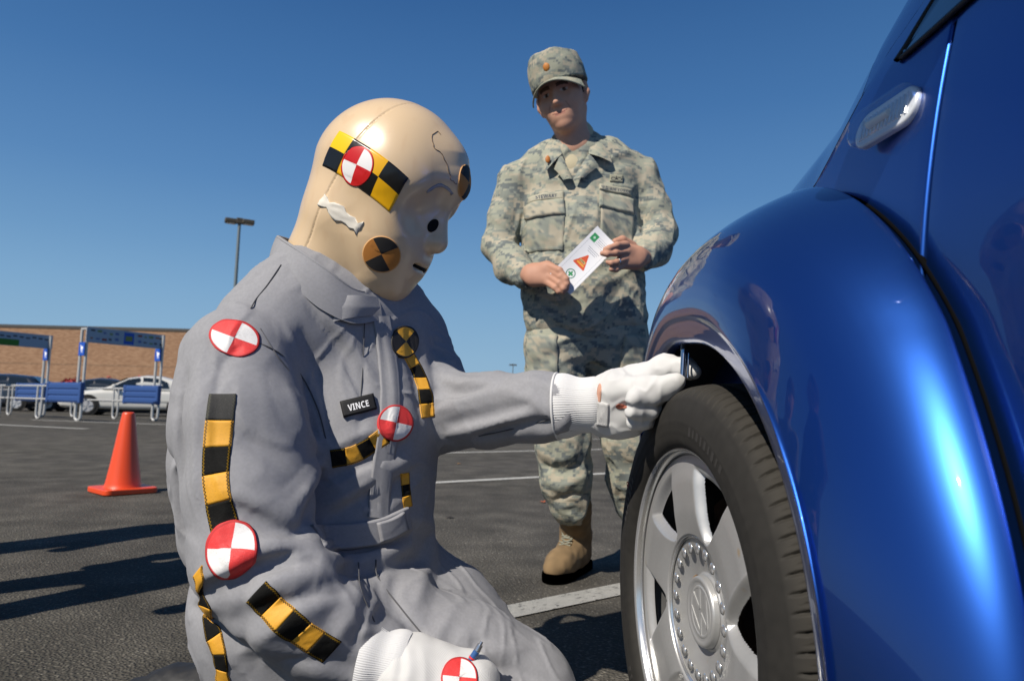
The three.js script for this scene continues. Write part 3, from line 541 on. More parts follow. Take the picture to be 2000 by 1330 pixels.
{ // side marker lamp: clear oval lens in a chrome cup
  const c = [Xb(.876) - .005, .876, WC[2] + .293], n = norm3([-1, .24, .13]), A = norm3([.13, .012, 1]), B = norm3(cross3(n, A));
  const oval = (ra, rb, dep, bul) => { const s = new THREE.Shape(); const L = ra - rb; s.moveTo(-L, -rb); s.lineTo(L, -rb); s.absarc(L, 0, rb, -Math.PI / 2, Math.PI / 2); s.lineTo(-L, rb); s.absarc(-L, 0, rb, Math.PI / 2, Math.PI * 1.5); const g = new THREE.ExtrudeGeometry(s, { depth: dep, bevelEnabled: true, bevelThickness: bul, bevelSize: bul, bevelSegments: 5, curveSegments: 18 }); const m = new THREE.Matrix4().makeBasis(V(A), V(B).multiplyScalar(1), V(n)); g.applyMatrix4(m); g.translate(...c); return g; };
  const lamp = cp('marker_lamp', oval(.0445, .0175, .003, .003), M([.80, .81, .82], .3, { metalness: .15 }));
  const bars = []; for (let k = -6; k <= 6; k++) { const q = add3(add3(c, A, k * .0058), n, .0062); bars.push(rod(add3(q, B, -.0115), add3(q, B, .0115), .0018, .0018, 6)); }
  const inv = blueCar.matrixWorld.clone().invert();
  part('reflector_ribs', merged(bars).applyMatrix4(inv), M([.85, .85, .86], .2, { metalness: .5 }), lamp);
  part('bulb', rod(add3(add3(c, n, .0085), A, -.02), add3(add3(c, n, .0085), A, .012), .005, .004, 10).applyMatrix4(inv), M([.8, .78, .7], .2), lamp);
  part('lens', (() => { const g = oval(.0425, .0150, .007, .006); g.translate(n[0] * .004, n[1] * .004, n[2] * .004); return g.applyMatrix4(inv); })(), M([.95, .96, .97], .03, { transmission: 1, thickness: 0, ior: 1.5 }), lamp);
}
{ // door mirror
  const f = new Field(.03), c = [.300, 1.062, WC[2] + .405];
  f.cone([c[0] - .055, c[1], c[2]], .062, [c[0] + .055, c[1] - .006, c[2] + .01], .058, { n: [0, 0, 1], f: .8 }); f.cone([c[0] + .06, c[1] - .03, c[2]], .028, [.40, .985, c[2] - .02], .026);
  cp('door_mirror', f.mesh(.008), blue);
}
// --- front wheel, steered a little
const wheel = new THREE.Group(); wheel.name = 'wheel'; wheel.position.set(WC[0] - 1.1 + .0975, WC[1], -.0125); blueCar.add(wheel);
// wheel space: +x = outward face normal, y up, z = towards the rear
wheel.rotation.y = Math.PI + .128;                      // local +x looks to -X and a little to +Z
const rubber = M([.018, .0168, .015], .78, { specularIntensity: .6 });
{
  const TP = [[-.115, .205], [-.110, .225], [-.113, .25], [-.112, .272], [-.104, .290], [-.094, .3005], [-.082, .3065], [-.066, .3095], [-.056, .3108], [-.0535, .3035], [-.047, .3035], [-.0445, .3115], [-.015, .3125], [-.0125, .3045], [-.006, .3045], [-.0035, .3128], [.0035, .3128], [.006, .3045], [.0125, .3045], [.015, .3125], [.0445, .3115], [.047, .3035], [.0535, .3035], [.056, .3108], [.066, .3095], [.075, .308], [.082, .3065], [.089, .3035], [.094, .3005], [.099, .296], [.1015, .292], [.1035, .2905], [.1045, .2875], [.107, .282], [.1095, .276], [.1115, .268], [.1132, .259], [.1137, .256], [.1131, .254], [.1132, .246], [.1126, .240], [.1117, .2385], [.1118, .233], [.1095, .2265], [.105, .2215], [.099, .2175], [.09, .214]];
  const NT = 1100, geoT = sheet((u, v) => {
    const i = v * (TP.length - 1), k = Math.min(TP.length - 2, Math.floor(i + 1e-6)), t = i - k, x = TP[k][0] + (TP[k + 1][0] - TP[k][0]) * t; let r = TP[k][1] + (TP[k + 1][1] - TP[k][1]) * t; const th = u * Math.PI * 2;
    const ax = Math.abs(x);
    if (r > .288 && ax > .055) { const q = (th * 104 / (Math.PI * 2) + (ax - .055) * 9 + (x > 0 ? .3 : 0)) % 1, slot = sstep(.0, .07, q) * (1 - sstep(.17, .24, q)); r -= .0042 * slot * sstep(.056, .06, ax) * (1 - sstep(.097, .1025, ax)); const q2 = (q + .5) % 1; r -= .002 * sstep(0, .03, q2) * (1 - sstep(.05, .08, q2)) * (1 - sstep(.088, .094, ax)); }
    if (r > .3 && ax > .018 && ax < .044) { const q = (th * 80 / (Math.PI * 2) + ax * 22) % 1; r -= .005 * sstep(0, .05, q) * (1 - sstep(.14, .2, q)); }
    return [x, r * Math.cos(th), r * Math.sin(th)];
  }, NT, TP.length - 1, true);
  const tyre = part('tyre', paint(geoT, (p) => { const r = Math.hypot(p[1], p[2]), d = .5 + .5 * nz(p[1] * 14, p[2] * 14, p[0] * 20), f = nz(p[1] * 90, p[2] * 90, p[0] * 60), tread = sstep(.285, .305, r); const k = 1 + .25 * f + (.5 + .9 * d) * tread * .55; return [k, k * (1 - .03 * tread), k * (1 - .09 * tread - .02 * d)]; }), Object.assign(rubber, { vertexColors: true }), wheel);
  // raised moulding on the side wall: blocks standing round the bead like lettering too worn to read
  const blocks = []; for (const [a0, n, rad] of [[-.62, 9, .250], [2.2, 11, .250], [.9, 7, .249]]) for (let k = 0; k < n; k++) { const a = a0 + k * .052, g = box(.0014, .011 + .004 * ((k * 7) % 3) / 2, .007 - .002 * (k % 2), .1128, rad, 0); g.applyMatrix4(new THREE.Matrix4().makeRotationX(a)); blocks.push(g); }
  part('sidewall_moulding', merged(blocks), M([.026, .024, .022], .7), tyre).userData.kind = 'stuff';
  const dot = new THREE.TorusGeometry(.0050, .0011, 6, 24); dot.scale(.72, 1.25, .5); dot.rotateY(Math.PI / 2); dot.translate(.1120, .268, 0); dot.applyMatrix4(new THREE.Matrix4().makeRotationX(1.0)); part('red_mark', dot, M([.62, .02, .012], .6), tyre, 'small red painted ring on the tyre wall');

  // alloy wheel face: relief over polar grid with six openings cut through
  const alloy = M([.46, .46, .455], .38, { metalness: .55, clearcoat: .5, clearcoatRoughness: .25, vertexColors: true }), polished = M([.72, .72, .71], .22, { metalness: .85 });
  const RO = .212, SP = Math.PI / 3, A0 = -20 / 57.2958;
  // depth of the face below the rim plane, and the opening test
  const hole = (r, a) => { // a = angle from the nearest opening's axis (signed)
    const c = .10 * (r - .15), t = r * Math.sin(a) - c, w = r < .108 ? -(.104 - r) : .056 * Math.pow(clamp((r - .104) / .088, 0, 1), .62);
    return { dl: -t - w, dr: t - w, o: r - .197 };
  };
  const relief = (r, th) => {
    let a = th - A0; a -= Math.round(a / SP) * SP; const H = hole(r, a);
    let x = .078 - .012 * sstep(.10, .0, r) + .014 * sstep(.05, .14, r) - .004 * sstep(.17, .21, r);
    const m = Math.min(-H.dl, -H.dr, -H.o), dip = r > .1 ? sstep(-.002, .015, m) : 0; x -= .013 * dip;
    // round central disc, slightly sunk
    x -= .006 * (1 - sstep(.0985, .1015, r)); x += .004 * (1 - sstep(.048, .051, r));
    return { x, open: m > .0125 && r > .108 };
  };
  const NR = 150, NA = 720, pos = [], idx = [], col = [];
  for (let j = 0; j <= NR; j++) for (let i = 0; i < NA; i++) { const r = .004 + (RO - .004) * j / NR, th = i / NA * Math.PI * 2, q = relief(r, th); pos.push(q.x, r * Math.cos(th), r * Math.sin(th)); const dirt = .5 + .5 * nz(r * 30, th * 3, 1), k = 1 - .14 * dirt * dirt + .04 * nz(r * 200, th * 40, 3); const rust = sstep(.80, .9, nz(r * 60, th * 9, 8) * .5 + .5); col.push(k, k * (1 - .2 * rust), k * (1 - .42 * rust)); }
  for (let j = 0; j < NR; j++) for (let i = 0; i < NA; i++) { const r = .004 + (RO - .004) * (j + .5) / NR, th = (i + .5) / NA * Math.PI * 2; if (relief(r, th).open) continue; const a = j * NA + i, b = j * NA + (i + 1) % NA, c = a + NA, d = b + NA; idx.push(a, b, c, b, d, c); }
  const gf = new THREE.BufferGeometry(); gf.setAttribute('position', new THREE.Float32BufferAttribute(pos, 3)); gf.setAttribute('color', new THREE.Float32BufferAttribute(col, 3)); gf.setIndex(idx); gf.computeVertexNormals();
  const face = part('rim', gf, alloy, wheel);
  // rim flange and barrel
  const lathe = (pts, n = 96) => { const g = new THREE.LatheGeometry(pts.map(([x, r]) => new THREE.Vector2(r, x)), n); g.rotateZ(-Math.PI / 2); return g; };
  part('rim_flange', lathe([[.076, .2105], [.084, .2115], [.0925, .2125], [.098, .2145], [.1015, .2175], [.1025, .2205], [.1005, .2235], [.096, .2240]], 160), polished, face);
  part('barrel', lathe([[.09, .211], [.06, .203], [.0, .196], [-.09, .198], [-.11, .215]], 96), M([.10, .10, .10], .6, { metalness: .5 }), face);
  part('brake_disc', lathe([[.018, .05], [.02, .155], [.0, .156], [0, .05]], 64), M([.10, .055, .035], .8, { metalness: .3 }), wheel);
  part('brake_hub', lathe([[.03, 0], [.03, .05], [-.08, .06]], 32), M([.07, .04, .03], .85), wheel);
  part('caliper', rbox(.09, .12, .06, .015, .0, .1, .115), M([.06, .055, .05], .8), wheel);
  // ring of small bright dimples on the central disc
  for (let k = 0; k < 20; k++) { const a = k / 20 * Math.PI * 2, g = new THREE.SphereGeometry(.0082, 16, 8, 0, Math.PI * 2, 0, 1.35); g.rotateZ(-Math.PI / 2); g.scale(.42, 1, 1); g.translate(.0805 + .0003, .0835 * Math.cos(a), .0835 * Math.sin(a)); part('dimple', g, polished, face); }
  const disc = lathe([[.0815, .0965], [.0845, .0985], [.0845, .1003], [.082, .1012]], 96); part('disc_edge', disc, polished, face);
  // centre cap with an embossed round emblem
  const capM = M([.40, .40, .395], .42, { metalness: .5, clearcoat: .4 });
  const cap = part('centre_cap', lathe([[.0770, 0], [.0770, .036], [.0785, .039], [.0795, .0425], [.0785, .0455], [.076, .0465], [.070, .0475]], 72), capM, wheel);
  const strokes = []; const st = (y0, z0, y1, z1) => { const dy = y1 - y0, dz = z1 - z0, L = Math.hypot(dy, dz), g = box(.0022, L, .0042, .0768, 0, 0); g.applyMatrix4(new THREE.Matrix4().makeRotationX(Math.atan2(dz, dy))); g.translate(0, (y0 + y1) / 2, (z0 + z1) / 2); strokes.push(g); };
  st(.029, -.0125, .004, -.001); st(.029, .0125, .004, .001);
  st(.014, -.0275, -.027, -.0125); st(-.027, -.0125, -.003, -.001); st(-.003, .001, -.027, .0125); st(-.027, .0125, .014, .0275);
  strokes.push(lathe([[.0765, .0295], [.0778, .0305], [.0778, .0335], [.0765, .0345]], 72));
  const em = part('emblem', merged(strokes), M([.52, .52, .51], .4, { metalness: .6 }), cap); em.rotation.x = .5;
  const rust = new THREE.TorusGeometry(.0470, .0012, 6, 60, 2.4); rust.rotateY(Math.PI / 2); rust.rotateX(1.9); rust.translate(.0755, 0, 0); part('rust_stain', rust, M([.30, .16, .04], .9), cap);
  const wt = box(.006, .012, .03, .101, .216, 0); 
  part('valve', rod([.082, .155, .0], [.1, .15, .004], .004, .0032, 8).applyMatrix4(new THREE.Matrix4().makeRotationX(2.9)), M([.02, .02, .02], .6), wheel);
}

// ---------------------------------------------------------------- kneeling person in grey coverall and dummy mask
const dummy = thing('person', 'person in grey coverall and tan crash dummy mask kneeling by the wheel', 'person', [-.3, 0, -1.15]);
const dp = (n, g, m, parent = dummy, l) => { dummy.updateMatrixWorld(true); g.applyMatrix4(dummy.matrixWorld.clone().invert()); return part(n, g, m, parent, l); };
const weave = dataTex(256, 256, (i, j) => { const t = ((i + j) % 8) < 4 ? .62 : .42, n = tileNoise(i / 2, j / 7, 128, 4) * .3 + tileNoise(i / 9, j / 3, 85, 9) * .3; const v = t * .6 + n; return [v, v, v]; });
weave.repeat.set(34, 34);
const clothTone = dataTex(512, 512, (i, j) => { const n = .90 + .10 * tileNoise(i / 3, j / 3, 170, 3) + .06 * (tileNoise(i / 60, j / 60, 8, 6) - .5); return [n, n, n]; });
clothTone.repeat.set(2.2, 2.2);
const greyCloth = M([.262, .264, .280], .88, { map: clothTone, bumpMap: weave, bumpScale: .00025, sheen: .15, sheenColor: new THREE.Color(.5, .5, .52), sheenRoughness: .6, specularIntensity: .3 });

const suit = new Field(.045);
// torso
suit.chain([[[-0.3875,0.6489,-1.19], .100], [[-0.3831,0.5173,-1.2], .118], [[-0.3669,0.3882,-1.2], .122], [[-0.338,0.2918,-1.18], .132]]);
suit.chain([[[-0.246,0.6581,-1.265], .095], [[-0.2294,0.5377,-1.25], .100], [[-0.2448,0.4215,-1.235], .102], [[-0.2447,0.3132,-1.25], .113]]);
suit.chain([[[-0.3131,0.6626,-1.225], .107], [[-0.281,0.5194,-1.215], .116], [[-0.2839,0.3888,-1.21], .110], [[-0.2818,0.2948,-1.21], .125]]);
suit.chain([[[-0.4766,0.5937,-1.19], .085], [[-0.4816,0.472,-1.19], .080], [[-0.472,0.3532,-1.19], .078]]);
// yoke and shoulders
suit.chain([[[-0.4298,0.6486,-1.09], .074], [[-0.3853,0.722,-1.17], .075], [[-0.3206,0.7443,-1.22], .075], [[-0.2499,0.7454,-1.28], .07], [[-0.1998,0.7098,-1.34], .070]], { k: .06 });
suit.cone([-0.3621,0.7766,-1.2], .072, [-0.3106,0.7262,-1.22], .085);
// right arm (nearest)
suit.chain([[[-0.4228,0.6316,-1.075], .088], [[-0.4016,0.538,-1.04], .094], [[-0.3706,0.4446,-1.01], .090], [[-0.3498,0.37,-0.99], .080]], { k: .012 });
suit.chain([[[-0.3531,0.3605,-0.985], .082], [[-0.2986,0.3094,-0.975], .076], [[-0.2428,0.2638,-0.985], .064], [[-0.1916,0.2296,-0.99], .050]], { k: .014 });
// left arm reaching to the wheel
suit.chain([[[-0.1942,0.6949,-1.34], .068], [[-0.1569,0.62,-1.31], .068], [[-0.1219,0.5623,-1.27], .067]], { k: .015 });
suit.chain([[[-0.1219,0.5623,-1.27], .067], [[-0.0325,0.5702,-1.21], .062], [[0.0453,0.5765,-1.15], .056], [[0.0853,0.5799,-1.12], .048]], { k: .02 });
// hips, thighs, folded shins
suit.cone([-0.3741,0.263,-1.13], .114, [-0.2721,0.2639,-1.27], .125);
suit.chain([[[-0.3441,0.2374,-1.1], .114], [[-0.2073,0.2068,-1.1], .108], [[-0.0648,0.1652,-1.1], .098], [[0.0218,0.1412,-1.1], .088]]);
suit.chain([[[-0.2621,0.2464,-1.27], .125], [[-0.1218,0.1826,-1.26], .110], [[-0.0197,0.1138,-1.22], .095]]);
suit.chain([[[0.0183,0.1262,-1.1], .078], [[-0.1266,0.0806,-1.12], .07], [[-0.3367,0.0514,-1.14], .06]]);
suit.chain([[[-0.0193,0.1014,-1.22], .085], [[-0.1988,0.009,-1.28], .07], [[-0.3657,-0.0213,-1.3], .06]]);
suit.cone([-0.3928,0.2441,-1.14], .08, [-0.3491,0.1506,-1.1], .08);

// cloth behaviour: broad softness plus creases
suit.mods.push((x, y, z, d) => d + .0020 * nz(x * 8, y * 6, z * 8) + .0005 * nz(x * 24, y * 17, z * 24));
const F_ = [ // folds: path, height, half width
  // sleeve of the near arm
  [[[-0.2672,0.5042,-1.03], [-0.2713,0.4541,-0.95], [-0.2907,0.4228,-0.93]], .008, .016], [[[-0.2674,0.4864,-1.02], [-0.266,0.4325,-0.96], [-0.2793,0.4,-0.93]], -.008, .012],
  [[[-0.4598,0.6052,-1.04], [-0.4396,0.5161,-1], [-0.4294,0.4466,-0.98]], .007, .014], [[[-0.4211,0.5677,-1], [-0.4218,0.6205,-1.02], [-0.4046,0.6445,-1.03]], -.005, .012],
  [[[-0.3659,0.5271,-0.95], [-0.3118,0.4948,-0.94], [-0.2741,0.4529,-0.96]], -.006, .022], [[[-0.3295,0.5927,-1.02], [-0.2899,0.5272,-1], [-0.2646,0.5049,-1.02]], .007, .018],
  [[[-0.367,0.454,-0.93], [-0.3013,0.4306,-0.92], [-0.2572,0.3986,-0.96]], .006, .018], [[[-0.3619,0.4388,-0.92], [-0.3034,0.4126,-0.91], [-0.2647,0.3886,-0.94]], -.007, .014],
  [[[-0.3632,0.3575,-0.92], [-0.3082,0.3835,-0.91], [-0.2612,0.3774,-0.93], [-0.2385,0.3573,-0.95]], .011, .016], [[[-0.3854,0.3287,-0.93], [-0.3204,0.3672,-0.91], [-0.2707,0.3631,-0.92]], -.013, .013],
  [[[-0.3367,0.316,-0.91], [-0.2769,0.3515,-0.9], [-0.2263,0.3522,-0.93]], .008, .018], [[[-0.3521,0.2906,-0.92], [-0.2879,0.3199,-0.9], [-0.2423,0.3284,-0.92]], -.008, .016],
  [[[-0.3019,0.2791,-0.91], [-0.2545,0.3089,-0.92], [-0.2022,0.3151,-0.95]], .006, .014], [[[-0.2157,0.275,-0.93], [-0.2019,0.3085,-0.95], [-0.205,0.332,-0.99]], .007, .013],
  [[[-0.1909,0.266,-0.94], [-0.1806,0.2893,-0.95], [-0.1749,0.3037,-0.97]], .007, .010], [[[-0.2771,0.245,-0.92], [-0.2273,0.2428,-0.93], [-0.1911,0.2238,-0.95]], -.006, .013],
  [[[-0.3363,0.3517,-0.92], [-0.3421,0.2782,-0.93], [-0.3258,0.2204,-0.95]], -.005, .016], [[[-0.2714,0.3805,-0.93], [-0.2538,0.387,-0.95], [-0.2513,0.4005,-0.99]], .007, .011],
  // deep overlap at the elbow and gathers near the cuff
  [[[-0.4034,0.3166,-0.95], [-0.3555,0.3416,-0.92], [-0.3101,0.3646,-0.9], [-0.2689,0.382,-0.9], [-0.2435,0.3615,-0.93]], -.010, .011], [[[-0.3972,0.339,-0.94], [-0.3464,0.3633,-0.91], [-0.2983,0.3838,-0.9], [-0.2626,0.3904,-0.91], [-0.2421,0.3726,-0.94]], .007, .013],
  [[[-0.197,0.253,-0.94], [-0.1903,0.2792,-0.95], [-0.171,0.2937,-0.97]], -.006, .010], [[[-0.2762,0.339,-0.9], [-0.2541,0.3026,-0.92], [-0.2389,0.2744,-0.93]], .004, .014],
  // chest and shoulder tension
  [[[-0.3301,0.7263,-1.1], [-0.2775,0.6616,-1.1], [-0.2461,0.5977,-1.12]], -.004, .011], [[[-0.3096,0.7268,-1.1], [-0.2576,0.6639,-1.12], [-0.226,0.6157,-1.14]], .005, .010], [[[-0.3611,0.6923,-1.1], [-0.3091,0.6096,-1.05], [-0.2821,0.5409,-1.05]], .005, .014],
  [[[-0.333,0.6837,-1.09], [-0.292,0.6026,-1.06], [-0.2762,0.5253,-1.06]], -.006, .011], [[[-0.275,0.5023,-1.06], [-0.2203,0.5296,-1.09], [-0.1784,0.5252,-1.13]], .004, .011], [[[-0.2728,0.4602,-1.06], [-0.2203,0.4854,-1.1], [-0.163,0.517,-1.14]], -.005, .012],
  [[[-0.2706,0.4185,-1.06], [-0.2168,0.4548,-1.09], [-0.163,0.4832,-1.15]], .008, .012], [[[-0.2622,0.4037,-1.06], [-0.2099,0.4342,-1.1], [-0.162,0.4583,-1.15]], -.008, .010], [[[-0.2718,0.4412,-1.06], [-0.2309,0.4632,-1.08], [-0.1896,0.4814,-1.11]], .005, .008],
  [[[-0.2332,0.7392,-1.17], [-0.2058,0.6515,-1.16], [-0.1978,0.566,-1.16], [-0.2074,0.4828,-1.14], [-0.2079,0.401,-1.14]], .003, .006], [[[-0.2445,0.7389,-1.17], [-0.2407,0.6484,-1.13], [-0.2383,0.565,-1.11], [-0.2379,0.5168,-1.1]], -.0025, .006],
  [[[-0.1939,0.6947,-1.24], [-0.1683,0.6202,-1.21], [-0.1553,0.5495,-1.2]], -.007, .014], [[[-0.1757,0.7173,-1.27], [-0.1549,0.6402,-1.24], [-0.1424,0.5674,-1.22]], .006, .012],
  // lap, belt overhang and thigh
  [[[-0.2689,0.3354,-1.07], [-0.2114,0.3372,-1.09], [-0.1562,0.3489,-1.14]], .010, .014], [[[-0.2673,0.354,-1.06], [-0.2121,0.3525,-1.09], [-0.1534,0.3682,-1.15]], -.006, .008], [[[-0.2603,0.3176,-1.07], [-0.1949,0.3207,-1.09], [-0.1389,0.3301,-1.14]], -.008, .010],
  [[[-0.1594,0.3925,-1.15], [-0.1268,0.3836,-1.16], [-0.1239,0.3365,-1.15]], .008, .014], [[[-0.1175,0.3592,-1.16], [-0.1298,0.3063,-1.14], [-0.1405,0.2665,-1.11]], .007, .014], [[[-0.1607,0.3337,-1.12], [-0.1714,0.2837,-1.1], [-0.1419,0.2477,-1.07]], -.007, .012],
  [[[-0.1961,0.3061,-1.1], [-0.1754,0.2738,-1.08], [-0.1151,0.243,-1.04]], -.004, .008], [[[-0.0868,0.2518,-1.14], [-0.1041,0.2308,-1.08], [-0.0995,0.222,-1.04]], .005, .014], [[[-0.0354,0.2262,-1.1], [-0.0629,0.2159,-1.05], [-0.0968,0.2078,-1.02]], -.005, .012],
  [[[0.0203,0.2059,-1.12], [-0.0341,0.2102,-1.08], [-0.0915,0.2079,-1.04]], .005, .012], [[[0.0444,0.1754,-1.1], [-0.0026,0.1995,-1.05], [-0.0392,0.2057,-1.03]], -.004, .010],
  // back panel behind the arm and seat
  [[[-0.5336,0.5903,-1.12], [-0.5322,0.4921,-1.12], [-0.5187,0.3641,-1.12]], .010, .012], [[[-0.5127,0.5902,-1.1], [-0.4997,0.4953,-1.08], [-0.4899,0.4025,-1.08]], -.010, .012],
  [[[-0.4389,0.307,-1.04], [-0.411,0.2419,-1.02], [-0.3851,0.1798,-1.02]], .006, .016], [[[-0.4562,0.2749,-1.05], [-0.3901,0.2694,-1], [-0.3522,0.2424,-0.98]], -.006, .014],
  // far sleeve
  [[[-0.1525,0.6688,-1.25], [-0.1181,0.6412,-1.24], [-0.0894,0.6277,-1.23]], .007, .012], [[[-0.1351,0.631,-1.23], [-0.0869,0.6174,-1.2], [-0.033,0.6137,-1.18]], .008, .011], [[[-0.133,0.6035,-1.22], [-0.0847,0.5949,-1.18], [-0.0411,0.6045,-1.17]], -.008, .012],
  [[[-0.1206,0.568,-1.2], [-0.066,0.5907,-1.16], [0.0021,0.6044,-1.13]], .006, .014], [[[-0.1112,0.524,-1.21], [-0.039,0.5446,-1.16], [0.036,0.568,-1.12]], .006, .012], [[[-0.1021,0.5421,-1.2], [-0.0307,0.5619,-1.15], [0.0272,0.58,-1.11]], -.007, .012],
  [[[-0.0559,0.5226,-1.17], [0.0036,0.5425,-1.12], [0.0668,0.5571,-1.08]], -.007, .010], [[[0.0017,0.617,-1.13], [0.0506,0.613,-1.1], [0.074,0.5969,-1.08]], .004, .010], [[[-0.0146,0.604,-1.13], [0.0428,0.5803,-1.09], [0.0709,0.5493,-1.08]], .004, .012],
  [[[-0.1394,0.5948,-1.24], [-0.1328,0.5498,-1.22], [-0.111,0.5196,-1.21]], -.006, .010], [[[0.0523,0.5323,-1.1], [0.075,0.5415,-1.08], [0.0897,0.5617,-1.07]], .006, .009],
];
suit.folds(F_.slice(0, 22), [0.3202,0.1443,0.9363], 1.8, 2.3, .80); suit.folds(F_.slice(22, 34), [0.2133,0.0063,0.977], 1.8, 2.3, .80); suit.folds(F_.slice(34, 45), [0.1293,0.2446,0.961], 1.8, 2.3, .80); suit.folds(F_.slice(45, 49), [0.4013,0.1418,0.9049], 1.8, 2.3, .80); suit.folds(F_.slice(49), [0.0344,-0.0057,0.9994], 1.8, 2.3, .80);
// shallow random creases that run along the pull of the cloth
suit.mods.push((x, y, z, d) => { const a = nz(x * 5 + 3, y * 5, z * 5), r = 1 - Math.abs(nz(x * 11 + a * 2, y * 6 + a, z * 11 - a * 2)); const r2 = 1 - Math.abs(nz(x * 17 - a, y * 10 + 4 + a * 2, z * 17)); return d - .0026 * Math.max(0, r - .86) / .14 - .0008 * Math.max(0, r2 - .8) / .2; });
const coverall = dp('coverall', boxUV(suit.mesh(.0038)), greyCloth);
const cv = (n, g, m, l) => dp(n, g, m, coverall, l);

// --- patches and stripes
const stitched = (base, thread) => canvasTex(128, 128, (c, w, h) => { c.fillStyle = base; c.fillRect(0, 0, w, h); for (let k = 0; k < 900; k++) { c.fillStyle = k % 2 ? 'rgba(255,255,255,.05)' : 'rgba(0,0,0,.07)'; c.fillRect(rnd() * w, rnd() * h, 3, 2); } c.strokeStyle = thread; c.lineWidth = 4; for (const x0 of [3, w - 3]) { c.beginPath(); for (let y = 0; y <= h; y += 8) c.lineTo(x0 + (x0 < 9 ? 1 : -1) * ((y / 8) % 2 ? 8 : 0), y); c.stroke(); } });
const stripeY = M([.8, .8, .8], .65, { map: stitched('#e9a92c', '#3a2c10') }), stripeK = M([.8, .8, .8], .8, { specularIntensity: .2, map: stitched('#171716', '#8a6a18') }), stripeK2 = M([.8, .8, .8], .8, { specularIntensity: .2, map: stitched('#454544', '#5a5a50') });
function stripe(path, w, n, first, opt) { strip(suit, path, w, n, opt).forEach((g, k) => { const y = (k + first) % 2; cv(y ? 'yellow_square' : 'black_square', g, y ? stripeY : k === 0 && opt?.faded ? stripeK2 : stripeK); }); }
stripe([[-0.4111,0.5788,-0.99], [-0.4049,0.5254,-0.97], [-0.3963,0.4714,-0.95], [-0.3807,0.437,-0.93], [-0.3624,0.4078,-0.91]], .036, 5, 0, { faded: true, dir: [0.3798,0.0776,0.9218] });
stripe([[-0.3112,0.3375,-0.89], [-0.2708,0.3015,-0.89], [-0.2378,0.2809,-0.89], [-0.214,0.2628,-0.9]], .036, 5, 0, { dir: [0.2669,0.2829,0.9213] });
stripe([[-0.4681,0.3055,-1.08], [-0.4501,0.276,-1.06], [-0.4315,0.245,-1.05], [-0.4148,0.2155,-1.04], [-0.395,0.176,-1.02]], .024, 7, 1, { wob: .5, dir: [0.3837,0.2628,0.8853] });
stripe([[-0.2705,0.4893,-1.06], [-0.2382,0.4964,-1.07], [-0.2077,0.5165,-1.09], [-0.1873,0.5374,-1.13]], .029, 5, 0, { dir: [0.2107,0.056,0.9759] });
stripe([[-0.1802,0.6622,-1.2], [-0.1617,0.6327,-1.19], [-0.1467,0.5977,-1.18], [-0.1402,0.5544,-1.19]], .028, 5, 1, { dir: [0.1379,-0.0467,0.9893] });
stripe([[-0.1736,0.4603,-1.17], [-0.1708,0.4352,-1.17], [-0.1676,0.4046,-1.18]], .018, 3, 1, { dir: [0.1449,0.115,0.9827] });
const target = (col, red, rim, white, rot) => canvasTex(256, 256, (c, w, h) => {
  c.fillStyle = rim; c.fillRect(0, 0, w, h); c.save(); c.translate(w / 2, h / 2); c.rotate(rot); const R = w * .455;
  for (let k = 0; k < 4; k++) { c.fillStyle = k % 2 ? white : red; c.beginPath(); c.moveTo(0, 0); c.arc(0, 0, R, k * Math.PI / 2, (k + 1) * Math.PI / 2); c.fill(); }
  for (let k = 0; k < 2600; k++) { c.fillStyle = k % 2 ? 'rgba(255,255,255,.06)' : 'rgba(0,0,0,.05)'; const a = rnd() * 6.28, r = rnd() * R; c.fillRect(Math.cos(a) * r, Math.sin(a) * r, 5, 2); }
  c.strokeStyle = col; c.lineWidth = 5; for (let k = 0; k < 120; k++) { const a = k / 120 * 6.283; c.beginPath(); c.moveTo(Math.cos(a) * w * .45, Math.sin(a) * w * .45); c.lineTo(Math.cos(a + .03) * w * .5, Math.sin(a + .03) * w * .5); c.stroke(); }
  c.restore();
});
const redT = (rot) => M([.78, .78, .78], .7, { map: target('#c92f30', '#ee3a3a', '#e2383a', '#f3f2f0', rot) });
const upv = [0, 1, 0];
cv('round_patch', decal(suit, [-0.412,0.6663,-1.02], [0.3731,-0.0854,0.9238], [.2, .8, 0], .070, .052, { shape: 'disc', wob: .07 }), redT(.12), 'red and white round patch on the shoulder');
cv('round_patch', decal(suit, [-0.3562,0.3816,-0.92], [0.3545,0.1895,0.9157], upv, .060, .072, { shape: 'disc', wob: .04, off: .0042 }), redT(.08), 'red and white round patch on the elbow');
cv('round_patch', decal(suit, [-0.1884,0.5446,-1.14], [0.163,0.0237,0.9863], upv, .056, .056, { shape: 'disc', wob: .02, off: .0042 }), redT(1.75), 'red and white round patch on the chest');
cv('round_patch', decal(suit, [-0.1898,0.6844,-1.21], [0.1543,-0.0914,0.9838], upv, .048, .056, { shape: 'disc', wob: .03, off: .0042 }), M([1, 1, 1], .65, { map: target('#181614', '#dba02a', '#141312', '#161514', .75) }), 'black and yellow round patch on the far shoulder');
cv('round_patch', decal(suit, [-0.4636,0.3371,-1.06], [-.75, .1, .6], upv, .05, .055, { shape: 'disc' }), redT(.4), 'red and white round patch on the hip');
const smoothSuit = new Field(.045); Object.assign(smoothSuit, { p: suit.p, cut: suit.cut, mods: [suit.mods[0]] });
